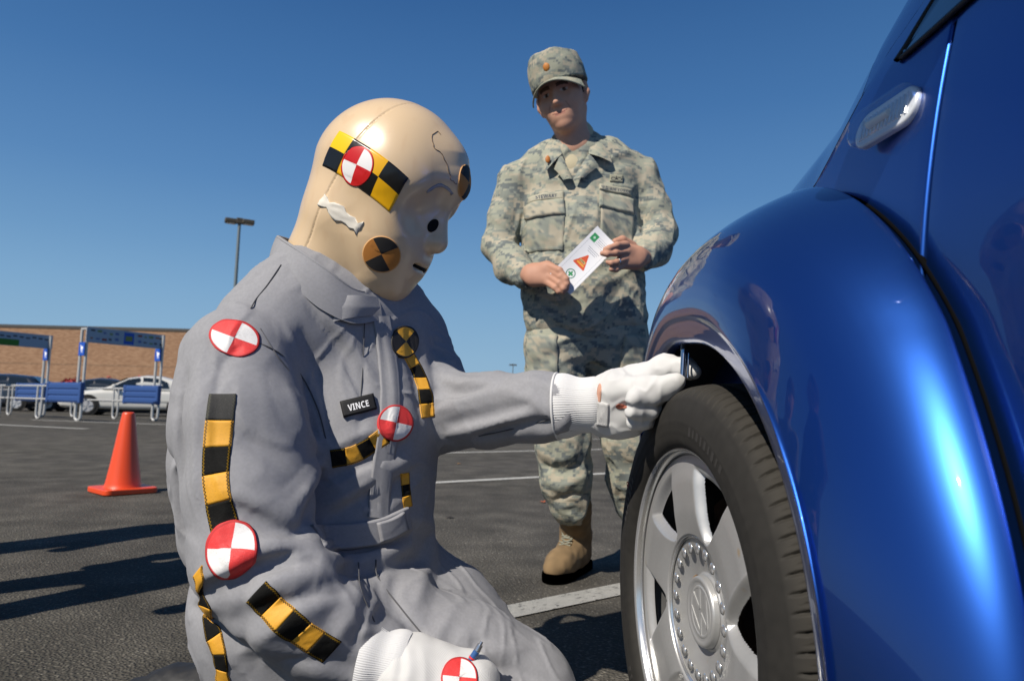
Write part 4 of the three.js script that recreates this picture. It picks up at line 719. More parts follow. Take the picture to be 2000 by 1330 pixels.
cv('name_tag', decal(smoothSuit, [-0.2369,0.5706,-1.08], [0.2142,0.0013,0.9768], [-.28, .95, 0], .052, .025, { n: 16, off: .006 }), M([1, 1, 1], .7, { map: canvasTex(256, 118, (c, w, h) => { c.fillStyle = '#0d0d0f'; c.fillRect(0, 0, w, h); c.fillStyle = '#e8e8ea'; c.font = 'bold 62px sans-serif'; c.textAlign = 'center'; c.textBaseline = 'middle'; c.save(); c.translate(w / 2, h / 2 + 3); c.scale(.86, 1.08); c.fillText('VINCE', 0, 0); c.restore(); }) }), 'black name tag with white lettering');
// waistband
strip(smoothSuit, [[-0.2821,0.3731,-1.06], [-0.2323,0.3748,-1.07], [-0.1975,0.3791,-1.09], [-0.1612,0.3924,-1.14]], .040, 1, { off: .0075, m: 10, dir: [0.2025,0.1727,0.9639] }).forEach((g) => cv('waistband', boxUV(g), greyCloth));
strip(smoothSuit, [[-0.2014,0.3774,-1.09], [-0.1853,0.3814,-1.11], [-0.1694,0.389,-1.14]], .032, 1, { off: .0115, m: 8, dir: [0.1624,0.1663,0.9726] }).forEach((g) => cv('waistband_tab', boxUV(g), greyCloth));
{ // shoulder seam
  const s = suit; const pts = [[-0.3791,0.7783,-1.13], [-0.3905,0.7455,-1.1], [-0.4008,0.7231,-1.08], [-0.4091,0.6915,-1.05]].map((p) => add3(s.snap(p), s.grad(p), .0004)); cv('shoulder_seam', tube(pts, .0011, 40, 6), M([.05, .052, .06], .9));
  const pts2 = [[-0.3942,0.6626,-1.04], [-0.3515,0.645,-1.02], [-0.3231,0.6236,-1.03]].map((p) => add3(s.snap(p), s.grad(p), .0002)); cv('sleeve_seam', tube(pts2, .0012, 40, 6), M([.12, .122, .13], .9));
}
strip(suit, [[-0.2227,0.7222,-1.16], [-0.2065,0.6507,-1.15], [-0.1972,0.5744,-1.14], [-0.2006,0.5,-1.13], [-0.2063,0.4428,-1.13], [-0.2056,0.3975,-1.12]], .036, 1, { off: .0026, m: 10, dir: [0.1821,0.0055,0.9833] }).forEach((g) => cv('placket', boxUV(g), greyCloth));
for (const [pts, r, d] of [
  [[[-0.3887,0.6627,-1.04], [-0.3473,0.6459,-1.03], [-0.311,0.6125,-1.03], [-0.2868,0.5638,-1.04], [-0.2748,0.5181,-1.05]], .0011, [0.3016,-0.0336,0.9528]],
  [[[-0.2031,0.3308,-1.11], [-0.1961,0.3061,-1.1], [-0.1543,0.2696,-1.07], [-0.115,0.2394,-1.04]], .0011, [0.1418,0.257,0.9559]],
  [[[-0.2268,0.3306,-1.09], [-0.219,0.2952,-1.08], [-0.1921,0.2597,-1.05]], .0009, [0.1895,0.2437,0.9512]],
  [[[-0.0516,0.5253,-1.17], [0.0037,0.5398,-1.13], [0.072,0.5601,-1.1]], .0010, [-0.0106,0.0283,0.9995]],
  [[[-0.2434,0.7075,-1.13], [-0.2389,0.6305,-1.11], [-0.2385,0.565,-1.1]], .0008, [0.2122,-0.0513,0.9759]],
  [[[-0.5287,0.5575,-1.12], [-0.5252,0.4761,-1.12], [-0.5161,0.396,-1.12]], .0010, [0.4222,0.0773,0.9032]],
]) cv('seam', tube(pts.map((p) => add3(suit.cast(p, d), d, .0003)), r, 60, 6), M([.075, .076, .082], .9));
{ // stand collar: a band round the neck, open at the front with a turned tip
  const top = [[-0.2342,0.7613,-1.17], [-0.2646,0.7615,-1.13], [-0.3031,0.7874,-1.11], [-0.3495,0.8182,-1.12], [-0.3998,0.8507,-1.17], [-0.4306,0.873,-1.24], [-0.4096,0.875,-1.31], [-0.3514,0.8469,-1.36], [-0.2659,0.8059,-1.35], [-0.1985,0.7856,-1.31]];
  const bot = [[-0.2216,0.7162,-1.16], [-0.2596,0.7041,-1.12], [-0.3053,0.7228,-1.1], [-0.3525,0.759,-1.1], [-0.4122,0.7902,-1.16], [-0.4362,0.8101,-1.24], [-0.4193,0.8166,-1.32], [-0.3539,0.7985,-1.38], [-0.266,0.7665,-1.36], [-0.1922,0.7511,-1.31]];
  const ct = new THREE.CatmullRomCurve3(top.map(V)), cb = new THREE.CatmullRomCurve3(bot.map(V));
  const layer = (o) => sheet((u, v) => { const a = ct.getPoint(u), b = cb.getPoint(u), w = v; const out = norm3([a.x + b.x, 0, a.z + b.z].map((q, i) => q / 2 - [-.27, 0, -1.235][i])); return [a.x + (b.x - a.x) * w + out[0] * (o + .004 * Math.sin(v * 3.14) + .002 * nz(u * 14, v * 3, 2)), a.y + (b.y - a.y) * w, a.z + (b.z - a.z) * w + out[2] * (o + .004 * Math.sin(v * 3.14))]; }, 90, 14);
  cv('collar', boxUV(mergeVertices(merged([layer(0), layer(.004)]))), greyCloth);
  cv('collar_edge', tube(top.map((p) => add3(p, [0, .0005, 0])), .0032, 90, 8), greyCloth);
  // the turned front tip
  const tip = [[[-0.2757,0.7493,-1.115], [-0.2264,0.753,-1.145]], [[-0.2862,0.7282,-1.105], [-0.2221,0.734,-1.145]], [[-0.2892,0.7048,-1.105], [-0.2325,0.721,-1.14]]];
  cv('collar_tip', boxUV(sheet((u, v) => { const q = v * 2, k = Math.min(1, Math.floor(q)), f = q - k, a = lerp3(tip[k][0], tip[k + 1][0], f), b = lerp3(tip[k][1], tip[k + 1][1], f), p = lerp3(a, b, u); return add3(p, [.0, 0, .010 * Math.sin(u * 3.14)]); }, 16, 12)), greyCloth);
  strip(suit, [[-0.2908,0.7606,-1.1], [-0.2609,0.7311,-1.12]], .01, 1).length;
}
// --- body inside the clothes
const skinC = [.50, .27, .185];
{
  const b = new Field(.04);
  b.chain([[[-0.3358,0.7107,-1.25], .05], [[-0.3216,0.5163,-1.27], .07], [[-0.3125,0.3135,-1.24], .08]]); b.cone([-0.4081,0.6582,-1.1], .045, [-0.2064,0.7026,-1.32], .045);
  b.chain([[[-0.4163,0.6241,-1.08], .045], [[-0.3574,0.375,-1], .038], [[-0.2002,0.2328,-0.99], .028]], { k: .02 }); b.chain([[[-0.1923,0.6841,-1.33], .042], [[-0.1219,0.5623,-1.27], .038], [[0.1096,0.5805,-1.115], .029]], { k: .02 });
  b.chain([[[-0.3449,0.2481,-1.13], .075], [[0.0178,0.1448,-1.1], .055]]); b.chain([[[-0.2695,0.2575,-1.26], .075], [[-0.0283,0.1136,-1.22], .055]]);
  b.cone([-0.3297,0.7441,-1.22], .055, [-0.2876,0.8636,-1.21], .055);
  dp('body', b.mesh(.012), M(skinC, .6));
}
// --- shoes
{
  const b = new Field(.03); b.chain([[[-0.4292,0.1342,-1.08], .042], [[-0.4992,0.123,-1.1], .040], [[-0.5634,0.1105,-1.12], .030]]); b.cone([-0.4299,0.1337,-1.1], .04, [-0.39,0.1198,-1.1], .045); b.mods.push((x, y, z, d) => d - .003 * Math.max(0, 1 - Math.abs(nz(x * 40, y * 30, z * 40)) - .7) / .3);
  dp('shoe', b.mesh(.006), M([.012, .012, .013], .6));
  const c = new Field(.03); c.chain([[[-0.4593,0.0113,-1.3], .045], [[-0.5411,0.0053,-1.32], .038], [[-0.6011,-0.0049,-1.33], .03]]); dp('shoe', c.mesh(.01), M([.012, .012, .013], .4));
}
// ---------------------------------------------------------------- mask
const HC = [-0.2387,0.9349,-1.2], TH = .50, PS = .27;
const hf = [Math.cos(PS) * Math.cos(TH), -Math.sin(TH), Math.sin(PS) * Math.cos(TH)], hu = [Math.sin(TH) * Math.cos(PS), Math.cos(TH), Math.sin(TH) * Math.sin(PS)], hs = cross3(hf, hu); // forward, up, side (towards the camera)
const hl = (f, u, s = 0) => [HC[0] + hf[0] * f + hu[0] * u + hs[0] * s, HC[1] + hf[1] * f + hu[1] * u + hs[1] * s, HC[2] + hf[2] * f + hu[2] * u + hs[2] * s];
const head = new Field(.03);
head.cone(hl(-.028, .050), .108, hl(.010, .056), .108, { n: hs, f: .94, k: .02 });
head.ball(hl(-.01, .062), .112, { n: hs, f: .94, k: .04 });
head.cone(hl(-.040, .03), .094, hl(-.036, -.05), .080, { k: .04 });
for (const s of [-1, 1]) { head.cone(hl(.035, .03, s * .03), .072, hl(.060, -.055, s * .022), .056, { k: .05 }); head.cone(hl(.055, -.05, s * .03), .045, hl(.078, -.108, s * .012), .032, { k: .05 }); head.cone(hl(-.02, -.06, s * .045), .045, hl(.06, -.11, s * .02), .030, { k: .05 }); }
head.cone(hl(.085, -.105), .026, hl(.090, -.118), .027, { k: .03 });           // chin
head.cone(hl(.091, .080), .042, hl(.072, .095), .05, { k: .03 });               // brow
head.cone(hl(.112, .040), .012, hl(.137, -.014), .0135, { k: .026 });            // nose
head.ball(hl(.136, -.022), .0135, { k: .014 }); for (const s of [-1, 1]) head.ball(hl(.122, -.026, s * .011), .0095, { k: .014 });
head.cone(hl(.088, -.070, -.018), .030, hl(.088, -.070, .018), .030, { k: .03 }); head.cone(hl(.1215, -.060, -.014), .0100, hl(.1215, -.060, .014), .0100, { k: .012 }); head.cone(hl(.1215, -.082, -.013), .0105, hl(.1215, -.082, .013), .0105, { k: .012 }); // mouth and lips
for (const s of [-1, 1]) head.cone(hl(.137, .034, s * .047), .028, hl(.122, .010, s * .060), .024, { cut: true, k: .035 }); // eye hollows
head.chain([[hl(.112, -.072, -.040), .003], [hl(.132, -.071, -.018), .0036], [hl(.137, -.071, 0), .0036], [hl(.132, -.071, .018), .0036], [hl(.112, -.072, .040), .003]], { cut: true, k: .004 });
head.chain([[hl(-.036, -.05), .079], [hl(-.030, -.15), .071], [hl(-.040, -.23), .070]], { k: .04 }); // neck
head.mods.push((x, y, z, d) => { // part line between the two mask halves
  const px = x - HC[0], py = y - HC[1], pz = z - HC[2], f = px * hf[0] + py * hf[1] + pz * hf[2], u = px * hu[0] + py * hu[1] + pz * hu[2];
  const e = f - (-.033 + .13 * Math.max(-.02, u)); return d + .0019 * Math.exp(-e * e / (.0013 * .0013)) + .0006 * sstep(-.001, .001, e);
});
const maskMat = M([.60, .445, .275], .34, { clearcoat: .35, clearcoatRoughness: .22, vertexColors: true });
const mask = dp('mask', paint(head.mesh(.0023, { keep: (c) => c[1] > HC[1] - .30 }), (p) => { const k = 1 + .025 * nz(p[0] * 14, p[1] * 14, p[2] * 14), sm = sstep(.62, .8, .5 + .5 * nz(p[0] * 60, p[1] * 22, p[2] * 60)) * .06; return [k - sm * .6, k - sm, k - sm * 1.2]; }), maskMat);
const mk = (n, g, m, l) => dp(n, g, m, mask, l);
const stick = (draw, w = 256, h = 256, r = .35) => M([.8, .8, .8], r, { map: canvasTex(w, h, draw) });
{ // checkered strip: two rows of four, with a red and white roundel
  const c = [-0.2495,0.9538,-1.1], up = norm3([.50, .86, 0]), dir = norm3([-.12, .26, .96]);
  mk('checkered_sticker', decal(head, c, dir, norm3([.58, .80, -.1]), .150, .058, { n: 44, off: .0007 }), stick((x, w, h) => {
    x.fillStyle = '#f5b70f'; x.fillRect(0, 0, w, h); x.fillStyle = '#141312';
    for (let k = 0; k < 4; k++) x.fillRect(k * w / 4, k % 2 ? 0 : h / 2, w / 4 + .5, h / 2);
    x.fillStyle = 'rgba(150,150,150,.35)'; for (let i = 0; i < w; i += 7) for (let j = 0; j < h; j += 7) if ((i < w / 4 && j > h / 2) || (i > 3 * w / 4 && j < h / 2)) x.fillRect(i + (j % 14 ? 3 : 0), j, 2, 2);
    x.fillStyle = '#f7cf10'; x.fillRect(0, 0, w / 4, h / 2);
  }, 512, 200, .28));
  mk('roundel_sticker', decal(head, [-0.2563,0.9544,-1.1], dir, norm3([.58, .80, -.1]), .062, .058, { shape: 'disc', off: .0013, n: 22 }), stick((x, w, h) => { x.fillStyle = '#d42222'; x.fillRect(0, 0, w, h); x.translate(w / 2, h / 2); x.rotate(.0); for (let k = 0; k < 4; k++) { x.fillStyle = k % 2 ? '#f6f4f2' : '#d01d1d'; x.beginPath(); x.moveTo(0, 0); x.arc(0, 0, w * .455, k * Math.PI / 2 - .1, (k + 1) * Math.PI / 2 - .1); x.fill(); } }, 256, 256, .3));
}
const orangeDisc = (rot) => stick((x, w, h) => { x.fillStyle = '#d9a468'; x.fillRect(0, 0, w, h); x.translate(w / 2, h / 2); x.rotate(rot); for (let k = 0; k < 4; k++) { x.fillStyle = k % 2 ? '#c07a2c' : '#161413'; x.beginPath(); x.moveTo(0, 0); x.arc(0, 0, w * .475, k * Math.PI / 2, (k + 1) * Math.PI / 2); x.fill(); } for (let i = -w / 2; i < w / 2; i += 5) for (let j = -h / 2; j < h / 2; j += 5) { x.fillStyle = (i + j) % 2 ? 'rgba(255,255,255,.07)' : 'rgba(0,0,0,.12)'; x.fillRect(i, j, 3, 3); } }, 256, 256, .7);
mk('cheek_disc', decal(head, [-0.2188,0.8199,-1.12], [.12, -.06, 1], [0, 1, 0], .0625, .0565, { shape: 'disc', off: .0011 }), orangeDisc(-2.05), 'black and orange disc on the cheek');
mk('forehead_disc', decal(head, hl(.118, .093, .0), add3(hf, hu, .35), hu, .058, .060, { shape: 'disc', off: .0011 }), orangeDisc(.25), 'black and orange disc on the forehead');
const blackS = M([.006, .006, .006], .75, { specularIntensity: .25 });
mk('eye', decal(head, [-0.1358,0.874,-1.13], norm3(add3(hs, hf, .55)), norm3(add3(hu, hf, .12)), .0165, .0245, { shape: 'disc', off: .0009, n: 8 }), blackS);
mk('eye', decal(head, hl(.10, .028, -.045), norm3(add3(hs.map((v) => -v), hf, .55)), hu, .0165, .0245, { shape: 'disc', off: .0009, n: 8 }), blackS);
{ // mouth slots either side and the brow of crinkled foil
  const snapPts = (l) => l.map((p) => add3(head.snap(p, 6, .003), head.grad(p, .003), .0004));
  mk('mouth', tube(snapPts([hl(.108, -.0725, -.036), hl(.124, -.0715, -.024), hl(.130, -.071, -.010), hl(.131, -.071, 0), hl(.130, -.071, .010), hl(.124, -.0715, .024), hl(.108, -.0725, .036)]), .0032, 50, 8), blackS);
  const foil = M([.30, .30, .33], .5, { metalness: .2 }), br = [[-0.1322,0.9049,-1.11], [-0.1257,0.9111,-1.11], [-0.1157,0.914,-1.11], [-0.1081,0.9155,-1.12], [-0.1027,0.9069,-1.12]];
  const q = strip(head, br, .0055, 1, { off: .0012, m: 4, wob: .6 }); q.forEach((g) => mk('eyebrow', g, foil, 'crinkled silver eyebrow'));
  const tape = M([.62, .585, .51], .75), tp = strip(head, [[-0.3223,0.9098,-1.12], [-0.3044,0.8942,-1.11], [-0.2817,0.8748,-1.1], [-0.2558,0.8576,-1.1]], .021, 1, { off: .0020, m: 8, wob: 1.1 });
  tp.forEach((g) => { const p = g.attributes.position, n = g.attributes.normal; for (let i = 0; i < p.count; i++) { const k = .0022 * nz(p.getX(i) * 130, p.getY(i) * 130, p.getZ(i) * 90); p.setXYZ(i, p.getX(i) + n.getX(i) * k, p.getY(i) + n.getY(i) * k, p.getZ(i) + n.getZ(i) * k); } g.computeVertexNormals(); mk('tape', g, tape, 'torn strip of off white tape on the mask'); });
  // hairline crack drawn beside the forehead
  const cr = [[-0.0877,0.9406,-1.12], [-0.0973,0.9457,-1.11], [-0.1053,0.9577,-1.11], [-0.1162,0.9775,-1.11], [-0.1268,0.9903,-1.11], [-0.1379,0.9966,-1.1], [-0.1409,1.0105,-1.1], [-0.138,1.0228,-1.1], [-0.1301,1.0325,-1.11], [-0.1214,1.0274,-1.11]], c2 = [];
  for (let i = 0; i + 1 < cr.length; i++) for (let k = 0; k < 3; k++) { const q = lerp3(cr[i], cr[i + 1], k / 3); c2.push(add3(q, [rr(-1, 1) * .0016, rr(-1, 1) * .0016, 0])); }
  mk('crack', tube(snapPts(c2), .0006, 120, 5), M([.16, .10, .06], .8));
}
// ---------------------------------------------------------------- gloves
const knit = dataTex(128, 128, (i, j) => { const v = .5 + .3 * Math.sin(i / 128 * 6.283 * 12) * Math.sin(j / 128 * 6.283 * 12) + .2 * rnd(); return [v, v, v]; }); knit.repeat.set(26, 26);
const gloveM = M([.54, .537, .527], .9, { bumpMap: knit, bumpScale: .0005, sheen: .2, sheenColor: new THREE.Color(.6, .6, .6) }), cuffM = M([.56, .56, .56], .92);
const ribs = (n, a, r0) => (th, v) => a * Math.pow(Math.abs(Math.sin(th * n / 2)), .7) + r0(v);
{ // hand at the wheel
  const L = new Field(.014);
  L.chain([[[0.1395,0.5861,-1.105], .036], [[0.1721,0.5949,-1.095], .037], [[0.2089,0.6117,-1.085], .030]], { n: [0, .1, 1], f: .8, k: .03 });
  L.chain([[[0.143,0.57,-1.105], .031], [[0.1764,0.5709,-1.095], .031], [[0.2085,0.5798,-1.09], .026]], { n: [0, .1, 1], f: .8, k: .03 });
  L.chain([[[0.1638,0.6053,-1.068], .024], [[0.2043,0.6057,-1.045], .0185], [[0.2317,0.61,-1.036], .0150], [[0.2474,0.62,-1.028], .0115]], { k: .016 });             // thumb
  L.chain([[[0.2017,0.6262,-1.09], .020], [[0.2414,0.6444,-1.08], .0165], [[0.2673,0.6416,-1.062], .0140], [[0.277,0.6347,-1.045], .0110]], { k: .014 });            // index finger
  L.chain([[[0.2067,0.6118,-1.09], .018], [[0.2299,0.596,-1.07], .0152], [[0.2107,0.5942,-1.038], .0140], [[0.184,0.5933,-1.026], .0130]], { k: .005 });            // curled fingers
  L.chain([[[0.2045,0.5909,-1.095], .017], [[0.2279,0.5771,-1.075], .0145], [[0.2092,0.5743,-1.045], .0130], [[0.1832,0.5729,-1.033], .0120]], { k: .005 });
  L.chain([[[0.2007,0.5731,-1.1], .015], [[0.2194,0.5626,-1.08], .0125], [[0.2037,0.5579,-1.056], .0115], [[0.1852,0.5568,-1.048], .0100]], { k: .005 });
  L.mods.push((x, y, z, d) => d + .0011 * nz(x * 60, y * 60, z * 60) - .0016 * Math.max(0, (1 - Math.abs(nz(x * 40 + 9, y * 24, z * 40))) - .8) / .2);
  const gl = dp('glove', boxUV(L.mesh(.0024)), gloveM, dummy, 'white glove pinching a gauge at the tyre');
  const c0 = [0.0774,0.5789,-1.125], c1 = [0.1494,0.5831,-1.105];
  dp('cuff', ring(c0, c1, .0515, .0405, 360, ribs(84, .0011, (v) => .002 * Math.sin(v * 9) - .003 * sstep(.9, 1, v))), cuffM, gl);
  dp('cuff_hem', (() => { const d = norm3(sub3(c1, c0)), s = norm3(cross3(d, [0, 1, 0])), t = norm3(cross3(s, d)), pts = []; for (let k = 0; k < 24; k++) { const a = k / 24 * 6.283; pts.push(add3(add3(c0, s, Math.cos(a) * .0530), t, Math.sin(a) * .0530)); } return tube(pts, .0022, 96, 8, true); })(), cuffM, gl);
  dp('snap_hole', decal(L, [0.1668,0.5802,-1.06], [0, 0, 1], [0, 1, 0], .013, .008, { shape: 'disc', off: .0006, n: 5 }), M([.36, .12, .075], .7), gl);
  dp('wrist_gap', decal(L, [0.1381,0.5999,-1.07], [-.3, 0, 1], [0, 1, 0], .008, .03, { shape: 'disc', off: .0006, n: 5 }), M([.5, .27, .19], .7), gl);
  dp('strap', strip(L, [[0.1463,0.5552,-1.08], [0.1456,0.571,-1.07], [0.1463,0.5867,-1.065]], .018, 1, { off: .0022, m: 6 })[0], gloveM, gl);
}
{ // hand resting on the thigh
  const R = new Field(.016);
  R.chain([[[-0.18,0.2231,-0.99], .042], [[-0.1277,0.2179,-0.98], .044], [[-0.0781,0.2076,-0.975], .040]], { n: [-.2, 1, .3], f: .8, k: .03 });
  R.chain([[[-0.0795,0.2206,-0.985], .024], [[-0.0408,0.2182,-0.985], .019], [[-0.0228,0.2071,-0.98], .015], [[-0.0185,0.1879,-0.97], .012]]); R.chain([[[-0.0709,0.2129,-0.97], .023], [[-0.0361,0.2091,-0.965], .018], [[-0.0217,0.1918,-0.96], .014]]); R.chain([[[-0.0764,0.2002,-0.96], .022], [[-0.0415,0.192,-0.95], .017], [[-0.0276,0.1763,-0.95], .013]]); R.chain([[[-0.0857,0.1889,-0.955], .02], [[-0.0541,0.1746,-0.945], .015]]); R.chain([[[-0.1226,0.1997,-0.95], .022], [[-0.086,0.18,-0.93], .018], [[-0.0593,0.1682,-0.93], .014]]);
  R.folds([[[[-0.1468,0.2541,-0.96], [-0.14,0.2333,-0.945], [-0.1415,0.2094,-0.94]], .005, .008], [[[-0.1295,0.2512,-0.96], [-0.1231,0.2305,-0.945], [-0.1249,0.2099,-0.94]], .0045, .008], [[[-0.1377,0.251,-0.96], [-0.1318,0.2303,-0.945], [-0.1329,0.2097,-0.94]], -.004, .006], [[[-0.1123,0.2484,-0.96], [-0.1055,0.2277,-0.945], [-0.108,0.2039,-0.94]], .003, .007]]);
  R.mods.push((x, y, z, d) => d + .0012 * nz(x * 50, y * 50, z * 50));
  const gr = dp('glove', boxUV(R.mesh(.0028)), gloveM, dummy, 'white glove with a red and white patch on the thigh');
  dp('cuff', ring([-0.1905,0.2273,-0.985], [-0.1334,0.2187,-0.981], .051, .0425, 480, ribs(110, .0009, (v) => .002 * Math.sin(v * 9))), cuffM, gr);
  dp('round_patch', decal(R, [-0.0573,0.223,-0.94], [.1, .45, .9], [0, 1, 0], .048, .05, { shape: 'disc', wob: .03 }), redT(.1), gr);
}
{ // things held
  const g = thing('pressure_gauge', 'chrome stick gauge pinched between gloved fingers above the tyre', 'gauge', [0.2575,0.6145,-1.035]);
  const o = [0.2575,0.6145,-1.035], ch = M([.72, .72, .73], .14, { metalness: 1 }), lp = (a) => sub3(a, o);
  part('barrel', rod(lp([0.2555,0.6142,-1.03]), lp([0.261,0.6673,-1.04]), .0048, .0048, 20), ch, g);
  part('clip', rod(lp([0.2623,0.6248,-1.024]), lp([0.2659,0.6621,-1.032]), .0015, .0015, 8), ch, g);
  part('cap', rod(lp([0.261,0.6673,-1.04]), lp([0.2628,0.6801,-1.044]), .0058, .0050, 20), M([.03, .03, .03], .4), g);
  part('tip', rod(lp([0.2555,0.6142,-1.03]), lp([0.2538,0.605,-1.026]), .0030, .0022, 12), M([.02, .02, .02], .4), g);
  const p = thing('pen', 'slim blue and silver pen held in the gloved hand on the thigh', 'pen', [-0.041,0.2301,-0.98]), q = [-0.041,0.2301,-0.98], l2 = (a) => sub3(a, q);
  part('barrel', rod(l2([-0.0536,0.2205,-0.965]), l2([-0.0367,0.2463,-0.968]), .0046, .0046, 16), M([.03, .09, .25], .3, { clearcoat: .5 }), p);
  part('sleeve', rod(l2([-0.0364,0.2469,-0.968]), l2([-0.0322,0.2547,-0.969]), .0046, .0042, 16), M([.6, .6, .62], .2, { metalness: .9 }), p);
  part('button', rod(l2([-0.0322,0.2547,-0.969]), l2([-0.0302,0.2584,-0.97]), .0024, .0024, 10), M([.6, .6, .62], .2, { metalness: .9 }), p);
  part('band', rod(l2([-0.0432,0.2365,-0.967]), l2([-0.0419,0.2385,-0.9672]), .0049, .0049, 16), M([.6, .02, .02], .4), p);
}

// ---------------------------------------------------------------- standing soldier
const soldier = thing('person', 'person in camouflage uniform and cap standing with a folded leaflet', 'person', [.24, 0, -2.42]);
const sp = (n, g, m, parent = soldier, l) => { soldier.updateMatrixWorld(true); g.applyMatrix4(soldier.matrixWorld.clone().invert()); return part(n, g, m, parent, l); };
const CAMO = [[.375, .340, .262], [.295, .302, .240], [.225, .242, .210], [.135, .152, .148]];
const camo = (ox, sc = 1) => (p) => {
  const q = .008, x = Math.floor((p[0] * sc + ox) / q) * q, y = Math.floor(p[1] * sc / q) * q, z = Math.floor(p[2] * sc / q) * q;
  const w = nz(x * 7, y * 7, z * 7) * .6, n = nz(x * 20 + w * 2, y * 52 + w * 4 + x * 18, z * 20) + .6 * nz(x * 44, y * 100 + x * 30, z * 44), m = nz(x * 9 + 9, y * 26 + 3 + x * 8, z * 9) + .45 * nz(x * 30 + 5, y * 76, z * 30);
  const c = n > .30 ? CAMO[0] : n < -.34 ? CAMO[3] : m > .04 ? CAMO[1] : m > -.32 ? CAMO[2] : CAMO[0];
  const j = 1 + .06 * nz(p[0] * 120, p[1] * 120, p[2] * 120); return c.map((v) => v * j);
};
const ripstop = dataTex(128, 128, (i, j) => { const v = .5 + ((i % 16) < 2 || (j % 16) < 2 ? .3 : 0) + .2 * rnd(); return [v, v, v]; }); ripstop.repeat.set(18, 18);
const camoM = M([1, 1, 1], .9, { vertexColors: true, bumpMap: ripstop, bumpScale: .0007, specularIntensity: .25 });
const clothNoise = (a) => (x, y, z, d) => { const w = nz(x * 4, y * 4, z * 4), r = 1 - Math.abs(nz(x * 9 + w, y * 7 + w * 2, z * 9)), r2 = 1 - Math.abs(nz(x * 16 + 7, y * 13 - w, z * 16)); return d + a * .8 * nz(x * 8, y * 6, z * 8) - a * 1.3 * Math.max(0, r - .72) / .28 - a * .6 * Math.max(0, r2 - .75) / .25; };

// jacket
const jk = new Field(.05);
jk.chain([[[0.1293,1.3712,-2.42], .085], [[0.132,1.2087,-2.41], .098], [[0.1427,1.004,-2.4], .101], [[0.1413,0.895,-2.4], .101]]);
jk.chain([[[0.3475,1.4027,-2.44], .085], [[0.3426,1.2195,-2.43], .098], [[0.3509,1.0131,-2.42], .101], [[0.372,0.9074,-2.42], .101]]);
jk.chain([[[0.2357,1.4025,-2.42], .09], [[0.2329,1.2035,-2.38], .098], [[0.2405,1.0012,-2.37], .10], [[0.2491,0.9028,-2.37], .10]]);
jk.chain([[[-0.0004,1.403,-2.44], .056], [[0.1223,1.4697,-2.43], .058], [[0.2138,1.4971,-2.42], .058], [[0.3278,1.4924,-2.44], .058], [[0.4532,1.4451,-2.46], .056]], { k: .06 });
jk.chain([[[0,1.3877,-2.44], .064], [[-0.0336,1.2566,-2.43], .059], [[-0.0545,1.1541,-2.42], .054]], { k: .03 }); jk.chain([[[-0.0544,1.1504,-2.42], .054], [[-0.0066,1.0607,-2.34], .054], [[0.0351,1.0141,-2.26], .044]], { k: .03 });
jk.chain([[[0.4571,1.4259,-2.46], .064], [[0.5007,1.305,-2.45], .059], [[0.5266,1.215,-2.43], .054]], { k: .03 }); jk.chain([[[0.5266,1.2131,-2.43], .054], [[0.4793,1.1333,-2.35], .055], [[0.4306,1.0889,-2.27], .046]], { k: .03 });
jk.mods.push((x, y, z, d) => Math.max(d, [0.252,0.8279,-2.42][1] - y + .006 * Math.sin(x * 40)));
jk.mods.push(clothNoise(.0038));
jk.folds([
  [[[0.0516,1.2062,-2.34], [0.1214,1.144,-2.3], [0.2154,1.124,-2.28]], .006, .016], [[[0.0458,1.0579,-2.32], [0.1472,1.0872,-2.28], [0.2497,1.0529,-2.27]], .007, .016], [[[0.4142,1.0698,-2.33], [0.3229,1.0084,-2.3], [0.2177,0.9846,-2.28]], .007, .016], [[[0.0485,0.9329,-2.31], [0.1506,0.9137,-2.28], [0.2515,0.932,-2.27]], -.007, .014],
  [[[-0.0836,1.2503,-2.38], [-0.0372,1.2093,-2.36], [0.0079,1.1922,-2.36]], .008, .014], [[[-0.0905,1.1765,-2.38], [-0.0358,1.1547,-2.36], [0.0123,1.156,-2.36]], -.008, .012], [[[-0.0787,1.0991,-2.36], [-0.0346,1.1161,-2.35], [0.0094,1.1263,-2.35]], .008, .012], [[[0.5299,1.2667,-2.38], [0.4919,1.2261,-2.37], [0.458,1.2095,-2.38]], .008, .013], [[[0.5459,1.1726,-2.37], [0.4989,1.1871,-2.36], [0.458,1.1678,-2.36]], -.008, .012],
  [[[-0.0677,1.3249,-2.38], [-0.0124,1.2862,-2.37], [0.0342,1.2112,-2.36]], -.006, .013], [[[0.5158,1.3468,-2.4], [0.4684,1.3051,-2.39], [0.431,1.2087,-2.38]], -.006, .013], [[[0.2263,1.4082,-2.33], [0.2266,1.177,-2.28], [0.2371,0.9833,-2.27], [0.2443,0.8463,-2.27]], .004, .010],
  [[[-0.0224,1.0072,-2.25], [0.0117,0.9783,-2.2], [0.0446,0.9706,-2.19]], .006, .010], [[[0.4953,1.1009,-2.3], [0.4507,1.0626,-2.25], [0.4217,1.0405,-2.23]], .006, .010],
]);
const jacket = sp('jacket', boxUV(paint(jk.mesh(.0042), camo(0))), camoM);
const jp = (n, g, m, l) => sp(n, g, m, jacket, l), tinted = (g, o = 0) => boxUV(paint(mergeVertices(g), camo(o)));
